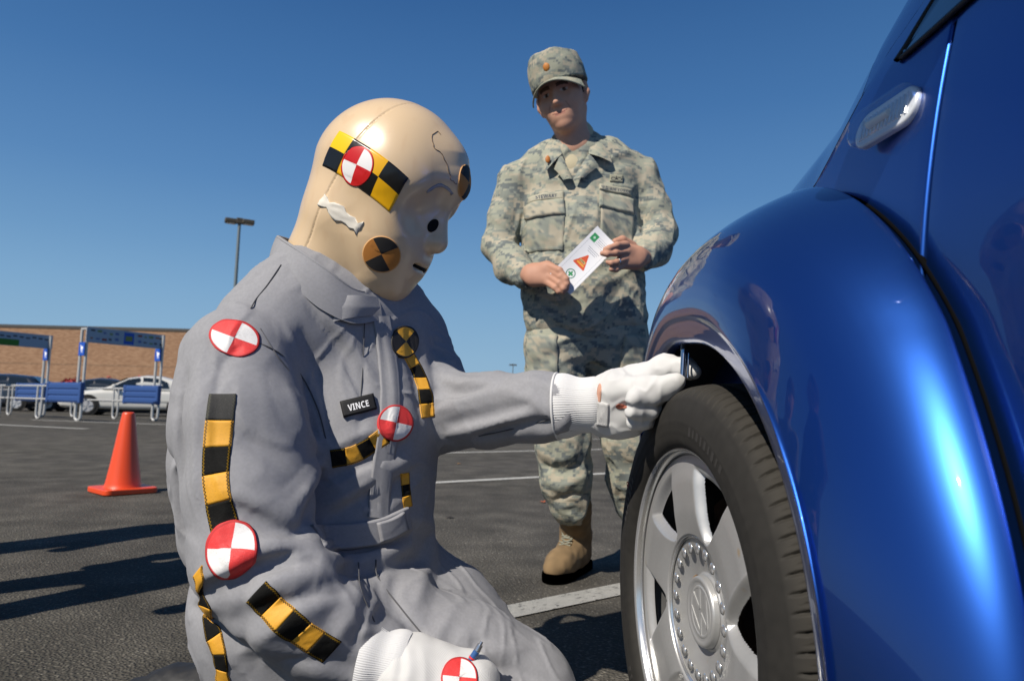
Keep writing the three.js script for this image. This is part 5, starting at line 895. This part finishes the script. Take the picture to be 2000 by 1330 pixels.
// pocket flaps, pockets, tapes
for (const [a, b, o] of [[[0.1035,1.2539,-2.3], [.0, .1, 1], .3], [[0.3489,1.2844,-2.32], [.1, .1, 1], .7]]) {
  jp('pocket', tinted(decal(jk, add3(a, [0, -.075, 0]), b, [.05, 1, 0], .125, .135, { off: .004, n: 14 }), o), camoM);
  jp('pocket_flap', tinted(decal(jk, add3(a, [0, .004, 0]), b, [o < .5 ? -.06 : .06, 1, 0], .130, .060, { off: .010, n: 14 }), o + .2), camoM);
}
const tape = (txt) => M([1, 1, 1], .85, { map: canvasTex(256, 56, (c, w, h) => { c.fillStyle = '#a09c8a'; c.fillRect(0, 0, w, h); for (let k = 0; k < 60; k++) { c.fillStyle = k % 2 ? 'rgba(120,125,115,.5)' : 'rgba(175,168,145,.5)'; c.fillRect(rnd() * w, rnd() * h, 26, 5); } c.fillStyle = '#2a3244'; c.font = 'bold 36px sans-serif'; c.textAlign = 'center'; c.textBaseline = 'middle'; c.fillText(txt, w / 2, h / 2 + 2, w * .92); }) });
jp('name_tape', decal(jk, [0.1064,1.3055,-2.31], [0, .1, 1], [-.04, 1, 0], .118, .026, { off: .005, n: 14 }), tape('STEWART'), 'name tape with dark lettering');
jp('service_tape', decal(jk, [0.348,1.342,-2.33], [.1, .1, 1], [.03, 1, 0], .118, .024, { off: .005, n: 14 }), tape('U.S. AIR FORCE'), 'service tape with dark lettering');
jp('badge', decal(jk, [0.3509,1.3838,-2.34], [.1, .15, 1], [0, 1, 0], .046, .026, { off: .005, n: 10 }), M([1, 1, 1], .85, { map: canvasTex(128, 72, (c, w, h) => { c.fillStyle = '#8d8c7a'; c.fillRect(0, 0, w, h); c.strokeStyle = '#1b1f26'; c.fillStyle = '#1b1f26'; c.lineWidth = 7; for (const x of [34, 94]) { c.beginPath(); c.ellipse(x, 42, 22, 15, 0, 0, 7); c.stroke(); } c.beginPath(); c.arc(64, 40, 12, 0, 7); c.fill(); c.fillRect(60, 8, 8, 24); }) }), 'dark embroidered badge');
{ // collar points and undershirt
  const wing = (pts, n, o) => jp(n, tinted(sheet((u, v) => { const a = lerp3(pts[0], pts[1], u), b = lerp3(pts[3], pts[2], u), p = lerp3(a, b, v); return add3(p, [0, .004 * Math.sin(u * 3), .010 * Math.sin(v * 3.1)]); }, 18, 12), o), camoM);
  wing([[0.1316,1.5596,-2.4], [0.1574,1.4595,-2.325], [0.1014,1.3904,-2.315], [0.0875,1.471,-2.36]], 'collar', .1);
  wing([[0.2613,1.5864,-2.41], [0.2499,1.462,-2.325], [0.3328,1.433,-2.33], [0.311,1.5452,-2.39]], 'collar', .4);
  wing([[0.1542,1.4614,-2.33], [0.192,1.3587,-2.295], [0.1607,1.355,-2.297], [0.1295,1.4002,-2.315]], 'lapel', .2);
  wing([[0.2504,1.4639,-2.33], [0.1955,1.3588,-2.295], [0.2341,1.3641,-2.297], [0.2854,1.4153,-2.32]], 'lapel', .6);
  const ns = new Field(.03); ns.cone([0.211,1.5546,-2.42], .072, [0.2076,1.4232,-2.4], .085, { n: [0, 0, 1], f: .8 });
  jp('undershirt', ns.mesh(.008), M([.42, .37, .25], .9));
  const leafPin = (p, d) => jp('rank_pin', decal(jk, p, d, [.3, 1, 0], .016, .026, { shape: 'disc', off: .012, n: 4, wob: .5 }), M([.42, .15, .02], .7));
  const rp = (p, c) => { const g = new THREE.SphereGeometry(.011, 10, 8); g.scale(.8, 1.2, .35); g.translate(...p); jp('rank_pin', g, M(c, .6)); };
  rp([0.1073,1.4324,-2.31], [.40, .13, .015]); rp([0.2986,1.4765,-2.345], [.03, .02, .015]);
  for (const p of [[0.0117,0.9783,-2.2], [0.0449,0.9691,-2.2]]) jp('button', new THREE.CylinderGeometry(.007, .007, .004, 12).rotateX(Math.PI / 2).translate(...jk.cast(p, [0, -.2, .98])), M([.04, .045, .04], .6));
}
// trousers
const tr = new Field(.035);
tr.cone([0.1655,0.8256,-2.42], .115, [0.3631,0.842,-2.44], .115);
tr.chain([[[0.154,0.771,-2.42], .108], [[0.1568,0.6276,-2.42], .100], [[0.1823,0.4692,-2.41], .088], [[0.2003,0.3457,-2.43], .082], [[0.2179,0.2476,-2.45], .072]]);
tr.chain([[[0.3744,0.7792,-2.45], .108], [[0.3941,0.6344,-2.45], .098], [[0.4172,0.473,-2.46], .086], [[0.4398,0.3452,-2.5], .080], [[0.457,0.2429,-2.53], .068]]);
tr.mods.push(clothNoise(.005));
tr.folds([
  [[[0.1134,0.4354,-2.36], [0.1716,0.4057,-2.32], [0.2325,0.4396,-2.34]], .013, .016], [[[0.1231,0.3844,-2.36], [0.1809,0.364,-2.32], [0.2428,0.3968,-2.35]], -.012, .013], [[[0.1334,0.3326,-2.37], [0.1909,0.3215,-2.33], [0.2531,0.3537,-2.36]], .014, .015], [[[0.1612,0.2726,-2.38], [0.2016,0.2943,-2.35], [0.2648,0.2923,-2.38]], -.012, .012], [[[0.1718,0.2446,-2.4], [0.2125,0.2582,-2.37], [0.2676,0.2556,-2.4]], .012, .011],
  [[[0.0888,0.7645,-2.36], [0.1572,0.7113,-2.32], [0.2457,0.6887,-2.34]], .007, .016], [[[0.2642,0.7691,-2.36], [0.3319,0.7344,-2.34], [0.422,0.7732,-2.36]], .007, .014], [[[0.0745,0.6242,-2.36], [0.1414,0.6422,-2.32], [0.23,0.5933,-2.34]], -.007, .015], [[[0.2088,0.8185,-2.34], [0.2286,0.6796,-2.34], [0.2502,0.5421,-2.36]], -.006, .013],
]);
const trousers = sp('trousers', boxUV(paint(tr.mesh(.0045), camo(.45))), camoM);
for (const [c, d] of [[[0.1097,0.7467,-2.35], [-.5, 0, 1]], [[0.4169,0.7569,-2.38], [.6, 0, 1]]]) { sp('cargo_pocket', tinted(decal(tr, c, d, [0, 1, 0], .12, .15, { off: .006, n: 12 }), .8), camoM, trousers); }
// boots
const suede = M([1, 1, 1], .92, { vertexColors: true }), soleM = M([.085, .08, .05], .85);
function boot(ank, heel, toe, label) {
  const f = new Field(.03), dir = norm3(sub3(toe, heel)), side = norm3(cross3(dir, [0, 1, 0]));
  const at = (a, y, s = 0) => add3(add3([heel[0], y, heel[2]], dir, a), side, s);
  f.chain([[add3(ank, [0, .02, 0]), .060], [at(.045, .13), .052], [at(.05, .075), .047]], { k: .03 }); f.chain([[at(.02, .06), .044], [at(.10, .062), .046], [at(.18, .05), .045], [at(.225, .042), .038]], { k: .04 });
  f.mods.push((x, y, z, d) => Math.max(d, .026 - y)); f.mods.push((x, y, z, d) => d + .002 * nz(x * 40, y * 40, z * 40));
  const b = sp('boot', paint(f.mesh(.005), (p) => { const k = .85 + .3 * nz(p[0] * 30, p[1] * 30, p[2] * 30); const r = [.25, .165, .08].map((v) => v * k * .8); return r; }), suede, soldier, label);
  const outline = [[-.035, .03], [-.042, 0], [-.035, -.03], [.03, -.040], [.11, -.042], [.19, -.047], [.245, -.034], [.268, 0], [.245, .034], [.19, .047], [.11, .042], [.03, .040]], cv2 = new THREE.CatmullRomCurve3(outline.map(([a, s]) => new THREE.Vector3(a, s, 0)), true), sh = new THREE.Shape(cv2.getPoints(60).map((q) => new THREE.Vector2(q.x, q.y)));
  const g = new THREE.ExtrudeGeometry(sh, { depth: .024, bevelEnabled: true, bevelSize: .004, bevelThickness: .004, bevelSegments: 2 });
  const m = new THREE.Matrix4().makeBasis(V(dir), V(side), new THREE.Vector3(0, 1, 0)); g.applyMatrix4(m); g.translate(heel[0], .005, heel[2]); sp('sole', g, soleM, b);
  for (let k = 0; k < 7; k++) { const c = f.snap(at(.14 - k * .017 + (k > 3 ? .004 * (k - 3) : 0), .085 + k * .022)); for (const s of [-1, 1]) { const pa = f.snap(add3(c, side, .022)), pb = f.snap(add3(c, side, -.022)); if (s > 0) sp('lace', tube([add3(pa, f.grad(pa), .001), add3(c, f.grad(c), .003), add3(add3(pb, f.grad(pb), .001), [0, .012, 0])], .0024, 12, 6), M([.20, .20, .155], .9), b); else sp('lace', tube([add3(pb, f.grad(pb), .001), add3(c, f.grad(c), .0035), add3(add3(pa, f.grad(pa), .001), [0, .012, 0])], .0024, 12, 6), M([.20, .20, .155], .9), b); } }
}
{ const h = [0.2686,0,-2.5772], t = [0.1609,0,-2.3728]; boot([0.2317,0.2232,-2.44], h, t, 'tan suede laced boot'); const h2 = add3(h, [.25, 0, -.06]), t2 = add3(h2, [.06, 0, .24]); boot([0.457,0.2339,-2.53], h2, t2, 'tan suede laced boot'); }

// --- head, neck and hands: one skin
const SH = [0.1579,1.6684,-2.36], sf = norm3([-.34, -.25, .91]), su0 = norm3([-.27, 1, .05]), ss = norm3(cross3(su0, sf)), su = norm3(cross3(sf, ss)); // forward, towards own left (picture right), up
const sl = (f, u, s = 0) => [SH[0] + sf[0] * f + su[0] * u + ss[0] * s, SH[1] + sf[1] * f + su[1] * u + ss[1] * s, SH[2] + sf[2] * f + su[2] * u + ss[2] * s];
const fc = new Field(.025);
fc.cone(sl(-.03, .045), .082, sl(.004, .046), .078, { n: ss, f: .92 });
for (const s of [-1, 1]) { fc.cone(sl(.03, .0, s * .022), .056, sl(.045, -.055, s * .016), .040, { k: .04 }); fc.cone(sl(-.01, -.04, s * .04), .032, sl(.055, -.092, s * .012), .022, { k: .035 }); }
fc.cone(sl(.068, -.098), .019, sl(.064, -.09), .024, { k: .025 });                               // chin
fc.cone(sl(.082, .02), .010, sl(.106, -.024), .0115, { k: .018 }); for (const s of [-1, 1]) fc.ball(sl(.095, -.028, s * .011), .008, { k: .010 });
fc.cone(sl(.070, -.060, -.014), .020, sl(.070, -.060, .014), .020, { k: .02 });
for (const s of [-1, 1]) { fc.cone(sl(.100, .016, s * .032), .014, sl(.094, .012, s * .040), .014, { cut: true, k: .02 }); fc.cone(sl(.074, .034, s * .018), .012, sl(.066, .032, s * .045), .011, { k: .014 }); fc.ball(sl(.072, .014, s * .033), .0125, { k: .004 }); fc.cone(sl(.062, -.03, s * .040), .020, sl(.05, -.02, s * .05), .018, { k: .03 }); }
for (const s of [-1, 1]) fc.chain([[sl(-.012, .03, s * .086), .012], [sl(-.010, .0, s * .087), .012], [sl(-.002, -.026, s * .080), .009]], { k: .008 }); // ears
fc.chain([[sl(-.03, -.03), .060], [[0.2062,1.5083,-2.4], .062], [[0.2262,1.4282,-2.44], .075]], { k: .03 });
const skinPaint = (p) => {
  const q = sub3(p, SH), f = dot3(q, sf), u = dot3(q, su), s = dot3(q, ss), k = 1 + .05 * nz(p[0] * 60, p[1] * 60, p[2] * 60); let c = [.50, .275, .19];
  if (f > .05) { const as = Math.abs(s); const lid = Math.hypot((u - .014) / .006, (as - .033) / .013); if (lid < 1) c = Math.abs(as - .033) < .0055 || Math.abs(u - .014) > .0042 ? [.05, .035, .03] : [.46, .42, .39]; const brow = Math.abs(u - .036 + (as - .03) * (as - .03) * 10) < .0065 && as > .012 && as < .052; if (brow) c = [.10, .055, .035]; if (Math.abs(u + .061) < .007 && as < .020) c = [.44, .21, .155]; if (Math.abs(u + .0620 - as * as * 8) < .0017 && as < .027) c = [.20, .085, .065]; if (Math.abs(as - .030 - (-.03 - u) * .35) < .0022 && u < -.028 && u > -.055) c = [.38, .19, .125]; }
  if (f < .03 && u > .0 && Math.abs(s) < .083 && f < .02 + (u - .02) * .2) c = [.022, .015, .011];
  return c.map((v) => v * k);
};
const skins = [paint(fc.mesh(.0027, { keep: (c) => c[1] > SH[1] - .30 }), skinPaint)];
const handCol = (p) => { const k = 1 + .06 * nz(p[0] * 70, p[1] * 70, p[2] * 70); return [.43 * k, .228 * k, .155 * k]; };
{ // right hand (picture left), closed over the lower end of the leaflet
  const h = new Field(.005);
  h.chain([[[0.0316,1.012,-2.25], .029], [[0.0608,1.0117,-2.21], .030], [[0.1057,1.0246,-2.185], .026]], { n: [0, .3, 1], f: .75, k: .02 }); h.cone([0.0675,0.9915,-2.2], .026, [0.1095,0.9888,-2.18], .024, { n: [0, .3, 1], f: .75, k: .02 });
  h.chain([[[0.1085,1.0337,-2.18], .0135], [[0.1442,1.0109,-2.145], .0105], [[0.1649,0.9817,-2.135], .0095], [[0.1701,0.9692,-2.137], .0085]]); h.chain([[[0.1152,1.0162,-2.175], .0135], [[0.1477,0.9891,-2.142], .0105], [[0.1653,0.9638,-2.135], .0095], [[0.1657,0.9514,-2.138], .0085]]); h.chain([[[0.1154,0.9957,-2.172], .0130], [[0.1432,0.9694,-2.142], .0100], [[0.156,0.9508,-2.136], .009], [[0.1564,0.9417,-2.14], .008]]); h.chain([[[0.1093,0.9757,-2.172], .012], [[0.1309,0.9551,-2.146], .0092], [[0.1405,0.9417,-2.142], .0078]]); h.chain([[[0.0773,1.0233,-2.215], .016], [[0.1181,1.0358,-2.205], .013], [[0.1506,1.0168,-2.19], .011]]);
  skins.push(paint(h.mesh(.0030), handCol));
  const k = new Field(.005); // left hand (picture right)
  k.chain([[[0.437,1.0847,-2.25], .029], [[0.4009,1.0782,-2.21], .030], [[0.3575,1.087,-2.18], .025]], { n: [0, .2, 1], f: .75, k: .02 }); k.cone([0.391,1.0554,-2.2], .026, [0.3513,1.0501,-2.18], .024, { n: [0, .2, 1], f: .75, k: .02 });
  k.chain([[[0.3557,1.1047,-2.17], .0135], [[0.3233,1.095,-2.14], .0108], [[0.2978,1.0821,-2.13], .0095], [[0.2868,1.079,-2.132], .0085]]); k.chain([[[0.3559,1.0813,-2.17], .0135], [[0.3184,1.0697,-2.138], .0108], [[0.2913,1.0634,-2.128], .0095], [[0.2771,1.0651,-2.13], .0085]]); k.chain([[[0.3528,1.058,-2.17], .0130], [[0.3226,1.0412,-2.142], .0102], [[0.3055,1.0359,-2.135], .009], [[0.2961,1.0394,-2.137], .008]]); k.chain([[[0.3468,1.0383,-2.172], .012], [[0.324,1.0199,-2.15], .0092], [[0.3067,1.0178,-2.142], .0078]]); k.chain([[[0.3839,1.1117,-2.21], .016], [[0.3488,1.1262,-2.19], .013], [[0.324,1.1159,-2.178], .011]]);
  skins.push(paint(k.mesh(.0030), handCol));
  const b = new Field(.04); // trunk and limbs inside the uniform
  b.chain([[[0.2209,1.4628,-2.43], .06], [[0.2377,1.2115,-2.41], .10], [[0.2551,0.8642,-2.42], .10]]); b.cone([0.0127,1.3995,-2.44], .045, [0.4439,1.4336,-2.45], .045);
  b.chain([[[0.0038,1.384,-2.44], .042], [[-0.0527,1.1542,-2.42], .036], [[0.0448,1.0111,-2.235], .027]], { k: .02 }); b.chain([[[0.4534,1.4219,-2.46], .042], [[0.5247,1.2131,-2.43], .036], [[0.4173,1.0808,-2.235], .027]], { k: .02 });
  b.chain([[[0.1626,0.7893,-2.42], .075], [[0.1823,0.4692,-2.41], .055], [[0.2329,0.2043,-2.45], .038]]); b.chain([[[0.3651,0.7972,-2.45], .075], [[0.4172,0.473,-2.46], .055], [[0.4537,0.1977,-2.53], .038]]);
  skins.push(paint(b.mesh(.012), handCol));
}
for (const g of skins) if (g.attributes.uv) g.deleteAttribute('uv');
const sbody = sp('body', mergeGeometries(skins), M([1, 1, 1], .55, { vertexColors: true, specularIntensity: .4, sheen: .1, sheenColor: new THREE.Color(.5, .3, .25) }));
{ const c = new THREE.TorusGeometry(.0100, .0022, 8, 24); const d = V(norm3(sub3([0.3241,1.0461,-2.142], [0.3488,1.0551,-2.165]))); c.applyQuaternion(new THREE.Quaternion().setFromUnitVectors(new THREE.Vector3(0, 0, 1), d)); c.translate(...[0.328,1.0438,-2.146]); sp('ring', c, M([.75, .72, .62], .2, { metalness: 1 }), sbody); }
{ // hair at the sides, under the cap
  const h = new Field(.012); h.cone(sl(-.038, .040), .088, sl(.0, .045), .084, { n: ss, f: .95 }); h.mods.push((x, y, z, d) => { const q = sub3([x, y, z], SH), u = dot3(q, su), f = dot3(q, sf); return Math.max(d, f - .022 - (u - .02) * .25, .005 - u + (f > -.03 ? .0 : -.03)); });
  sp('hair', h.mesh(.005), M([.018, .012, .009], .8));
}
// --- cap
const cp2 = new Field(.012);
{
  cp2.chain([[sl(-.014, .062), .110], [sl(-.010, .100), .107], [sl(-.006, .125), .098]], { n: ss, f: .92, k: .01 });
  cp2.mods.push((x, y, z, d) => { const q = sub3([x, y, z], SH), u = dot3(q, su), f = dot3(q, sf), s = dot3(q, ss); const top = u - (.150 + .012 * (f / .1) - .012 * nz(f * 14, s * 14, 2)); return Math.max(d + .0025 * nz(x * 26, y * 26, z * 26), top * .9, .052 - u - .012 * sstep(.02, -.08, f)); });
}
const cap = sp('cap', boxUV(paint(cp2.mesh(.004), camo(.9))), camoM);
sp('cap_brim', tinted(sheet((u, v) => { const a = (u - .5) * 2.35, r = 1 + .50 * v * Math.pow(Math.cos(a * .62), .8), c = Math.cos(a), s = Math.sin(a); return sl(-.012 + .104 * c * r, .060 - .030 * v - .028 * s * s * (1 + .3 * v) + .010 * v * c, 0.096 * s * (1 + .10 * v)); }, 40, 14).toNonIndexed(), .2), camoM, cap);
sp('cap_brim_edge', tube(Array.from({ length: 21 }, (_, i) => { const a = (i / 20 - .5) * 2.35, r = 1 + .50 * Math.pow(Math.cos(a * .62), .8), c = Math.cos(a), s = Math.sin(a); return sl(-.012 + .104 * c * r, .060 - .030 - .028 * s * s * 1.3 + .010 * c, 0.096 * s * 1.10); }), .0028, 60, 6), M([.26, .26, .20], .9), cap);
{ const g = new THREE.SphereGeometry(.0125, 10, 8); g.scale(1, 1.15, .4); const b = new THREE.Matrix4().makeBasis(V(ss), V(su), V(sf)); g.applyMatrix4(b); g.translate(...cp2.cast(sl(.10, .100, -.002), sf)); sp('cap_badge', g, M([.45, .16, .02], .6), cap); }

// --- folded leaflet in both hands
{
  const a = [0.2629,1.1602,-2.155], b = [0.3281,1.0942,-2.15], d = [0.1799,0.9359,-2.15], c0 = sub3(add3(a, d), b), o = lerp3(a, d, .5);
  const L = thing('leaflet', 'white folded leaflet with green and orange emblems held by the soldier', 'leaflet', o);
  const pm = canvasTex(400, 920, (x, w, h) => {
    x.fillStyle = '#f4f5f8'; x.fillRect(0, 0, w, h); x.strokeStyle = '#9aa2b0'; x.lineWidth = 3; x.strokeRect(44, 90, w - 88, h - 150); x.beginPath(); x.moveTo(44, 196); x.lineTo(w - 44, 196); x.stroke();
    x.fillStyle = '#2f9a5c'; x.fillRect(40, 84, 92, 108); x.fillStyle = '#cfeeda'; x.beginPath(); for (let k = 0; k < 16; k++) { const r = k % 2 ? 12 : 24, t = k / 16 * 6.283; x.lineTo(86 + Math.cos(t) * r, 138 + Math.sin(t) * r); } x.fill();
    x.fillStyle = '#8e95a3'; for (let k = 0; k < 3; k++) x.fillRect(150, 116 + k * 26, 170 - k * 30, 6); for (let k = 0; k < 3; k++) x.fillRect(110 + k * 14, 270 + k * 26, 200 - k * 28, 7);
    x.fillStyle = '#e2562a'; x.beginPath(); x.moveTo(w / 2, 380); x.lineTo(w / 2 + 88, 560); x.lineTo(w / 2 - 88, 560); x.closePath(); x.fill(); x.strokeStyle = '#e2562a'; x.lineJoin = 'round'; x.lineWidth = 26; x.stroke();
    x.fillStyle = '#f5b63a'; x.fillRect(w / 2 - 62, 516, 124, 22); x.fillStyle = '#f7d98a'; x.fillRect(w / 2 - 46, 468, 92, 34); x.fillStyle = '#2e3a28'; x.fillRect(w / 2 - 40, 474, 80, 9); x.fillRect(w / 2 - 40, 488, 80, 8);
    x.strokeStyle = '#2d7d66'; x.lineWidth = 13; x.beginPath(); x.arc(w / 2, 716, 62, 0, 7); x.stroke(); x.fillStyle = '#2f9a5c'; x.fillRect(w / 2 - 13, 676, 26, 80); x.fillRect(w / 2 - 40, 703, 80, 26);
  });
  const sheetG = (lift) => sheet((u, v) => sub3(add3(lerp3(lerp3(a, b, u), lerp3(c0, d, u), v), norm3(cross3(sub3(b, a), sub3(d, b))), -lift + .004 * Math.sin(u * 3.1)), o), 16, 20);
  const front = sheetG(0); { const uv = front.attributes.uv; for (let i = 0; i < uv.count; i++) uv.setY(i, 1 - uv.getY(i)); }
  part('front_page', front, M([.74, .74, .74], .6, { map: pm }), L);
  const wh = M([.66, .67, .69], .7); part('inner_page', sheetG(-.0022), wh, L); part('back_page', sheetG(-.0044), wh, L);
}

// ---------------------------------------------------------------- two onlookers beside the camera whose shadows cross the asphalt
function onlooker(x, z, turn, H, opts, label) {
  const t = thing('person', label, 'person', [x, 0, z], turn, 'onlookers left of the picture'), k = H / 1.78, f = new Field(.04);
  const w = opts.elbow ?? .30, st = opts.stance ?? .11;
  f.chain([[[0, .98, 0], .15], [[0, 1.2, 0], .155], [[0, 1.40, 0], .13]], { n: [0, 0, 1], f: .72 }); f.cone([-.18, 1.43, 0], .06, [.18, 1.43, 0], .06);
  f.cone([0, 1.46, 0], .06, [0, 1.56, .01], .055, { k: .03 }); f.cone([0, 1.62, .01], .085, [0, 1.70, 0], .088, { k: .03 });
  for (const s of [-1, 1]) { f.chain([[[s * .10, .95, 0], .105], [[s * st, .52, .02], .075], [[s * (st + .01), .10, 0], .055]], { k: .03 }); f.cone([s * (st + .01), .05, -.02], .048, [s * (st + .03), .04, .17], .04, { k: .03 }); f.chain([[[s * .21, 1.41, 0], .062], [[s * (s < 0 ? opts.out ?? w : w), 1.14, -.02], .052], [[s * (s < 0 ? opts.outHand ?? opts.hand ?? .27 : opts.hand ?? .27), opts.handY ?? .9, opts.handZ ?? .08], .036]], { k: .03 }); f.ball([s * (s < 0 ? opts.outHand ?? opts.hand ?? .27 : opts.hand ?? .27), (opts.handY ?? .9) - .06, (opts.handZ ?? .08) + .02], .042, { k: .02 }); }
  f.cone([0, 1.62, .09], .012, [0, 1.60, .105], .014, { k: .02 });
  f.mods.push(clothNoise(.004));
  const g = paint(f.mesh(.013), (p) => { const y = p[1], n = 1 + .1 * nz(p[0] * 30, y * 30, p[2] * 30); let c = y < .10 ? [.03, .025, .02] : y < .98 ? opts.trouser : opts.top; if (y > 1.52) c = y > 1.68 || (p[2] < .0 && y > 1.6) ? [.03, .02, .014] : [.45, .24, .16]; if (y < (opts.handY ?? .9) - .02 && y > (opts.handY ?? .9) - .13 && Math.abs(p[0]) > .2) c = [.45, .24, .16]; return c.map((v) => v * n); });
  g.scale(k, k, k); part('body', g, M([1, 1, 1], .9, { vertexColors: true }), t);
}
onlooker(-2.24, -2.32, 1.35, 1.80, { top: [.22, .23, .19], trouser: [.25, .24, .20], elbow: .24, hand: .23, handY: .84, stance: .08 }, 'onlooker in olive jacket standing farther left of the camera');
onlooker(-1.81, -1.58, 2.38, 1.76, { top: [.05, .06, .10], trouser: [.04, .05, .09], elbow: .25, hand: .24, handY: .86, out: .36, outHand: .44, stance: .15 }, 'onlooker in dark clothes with one arm held out standing nearer the camera');

renderer.render(scene, camera);
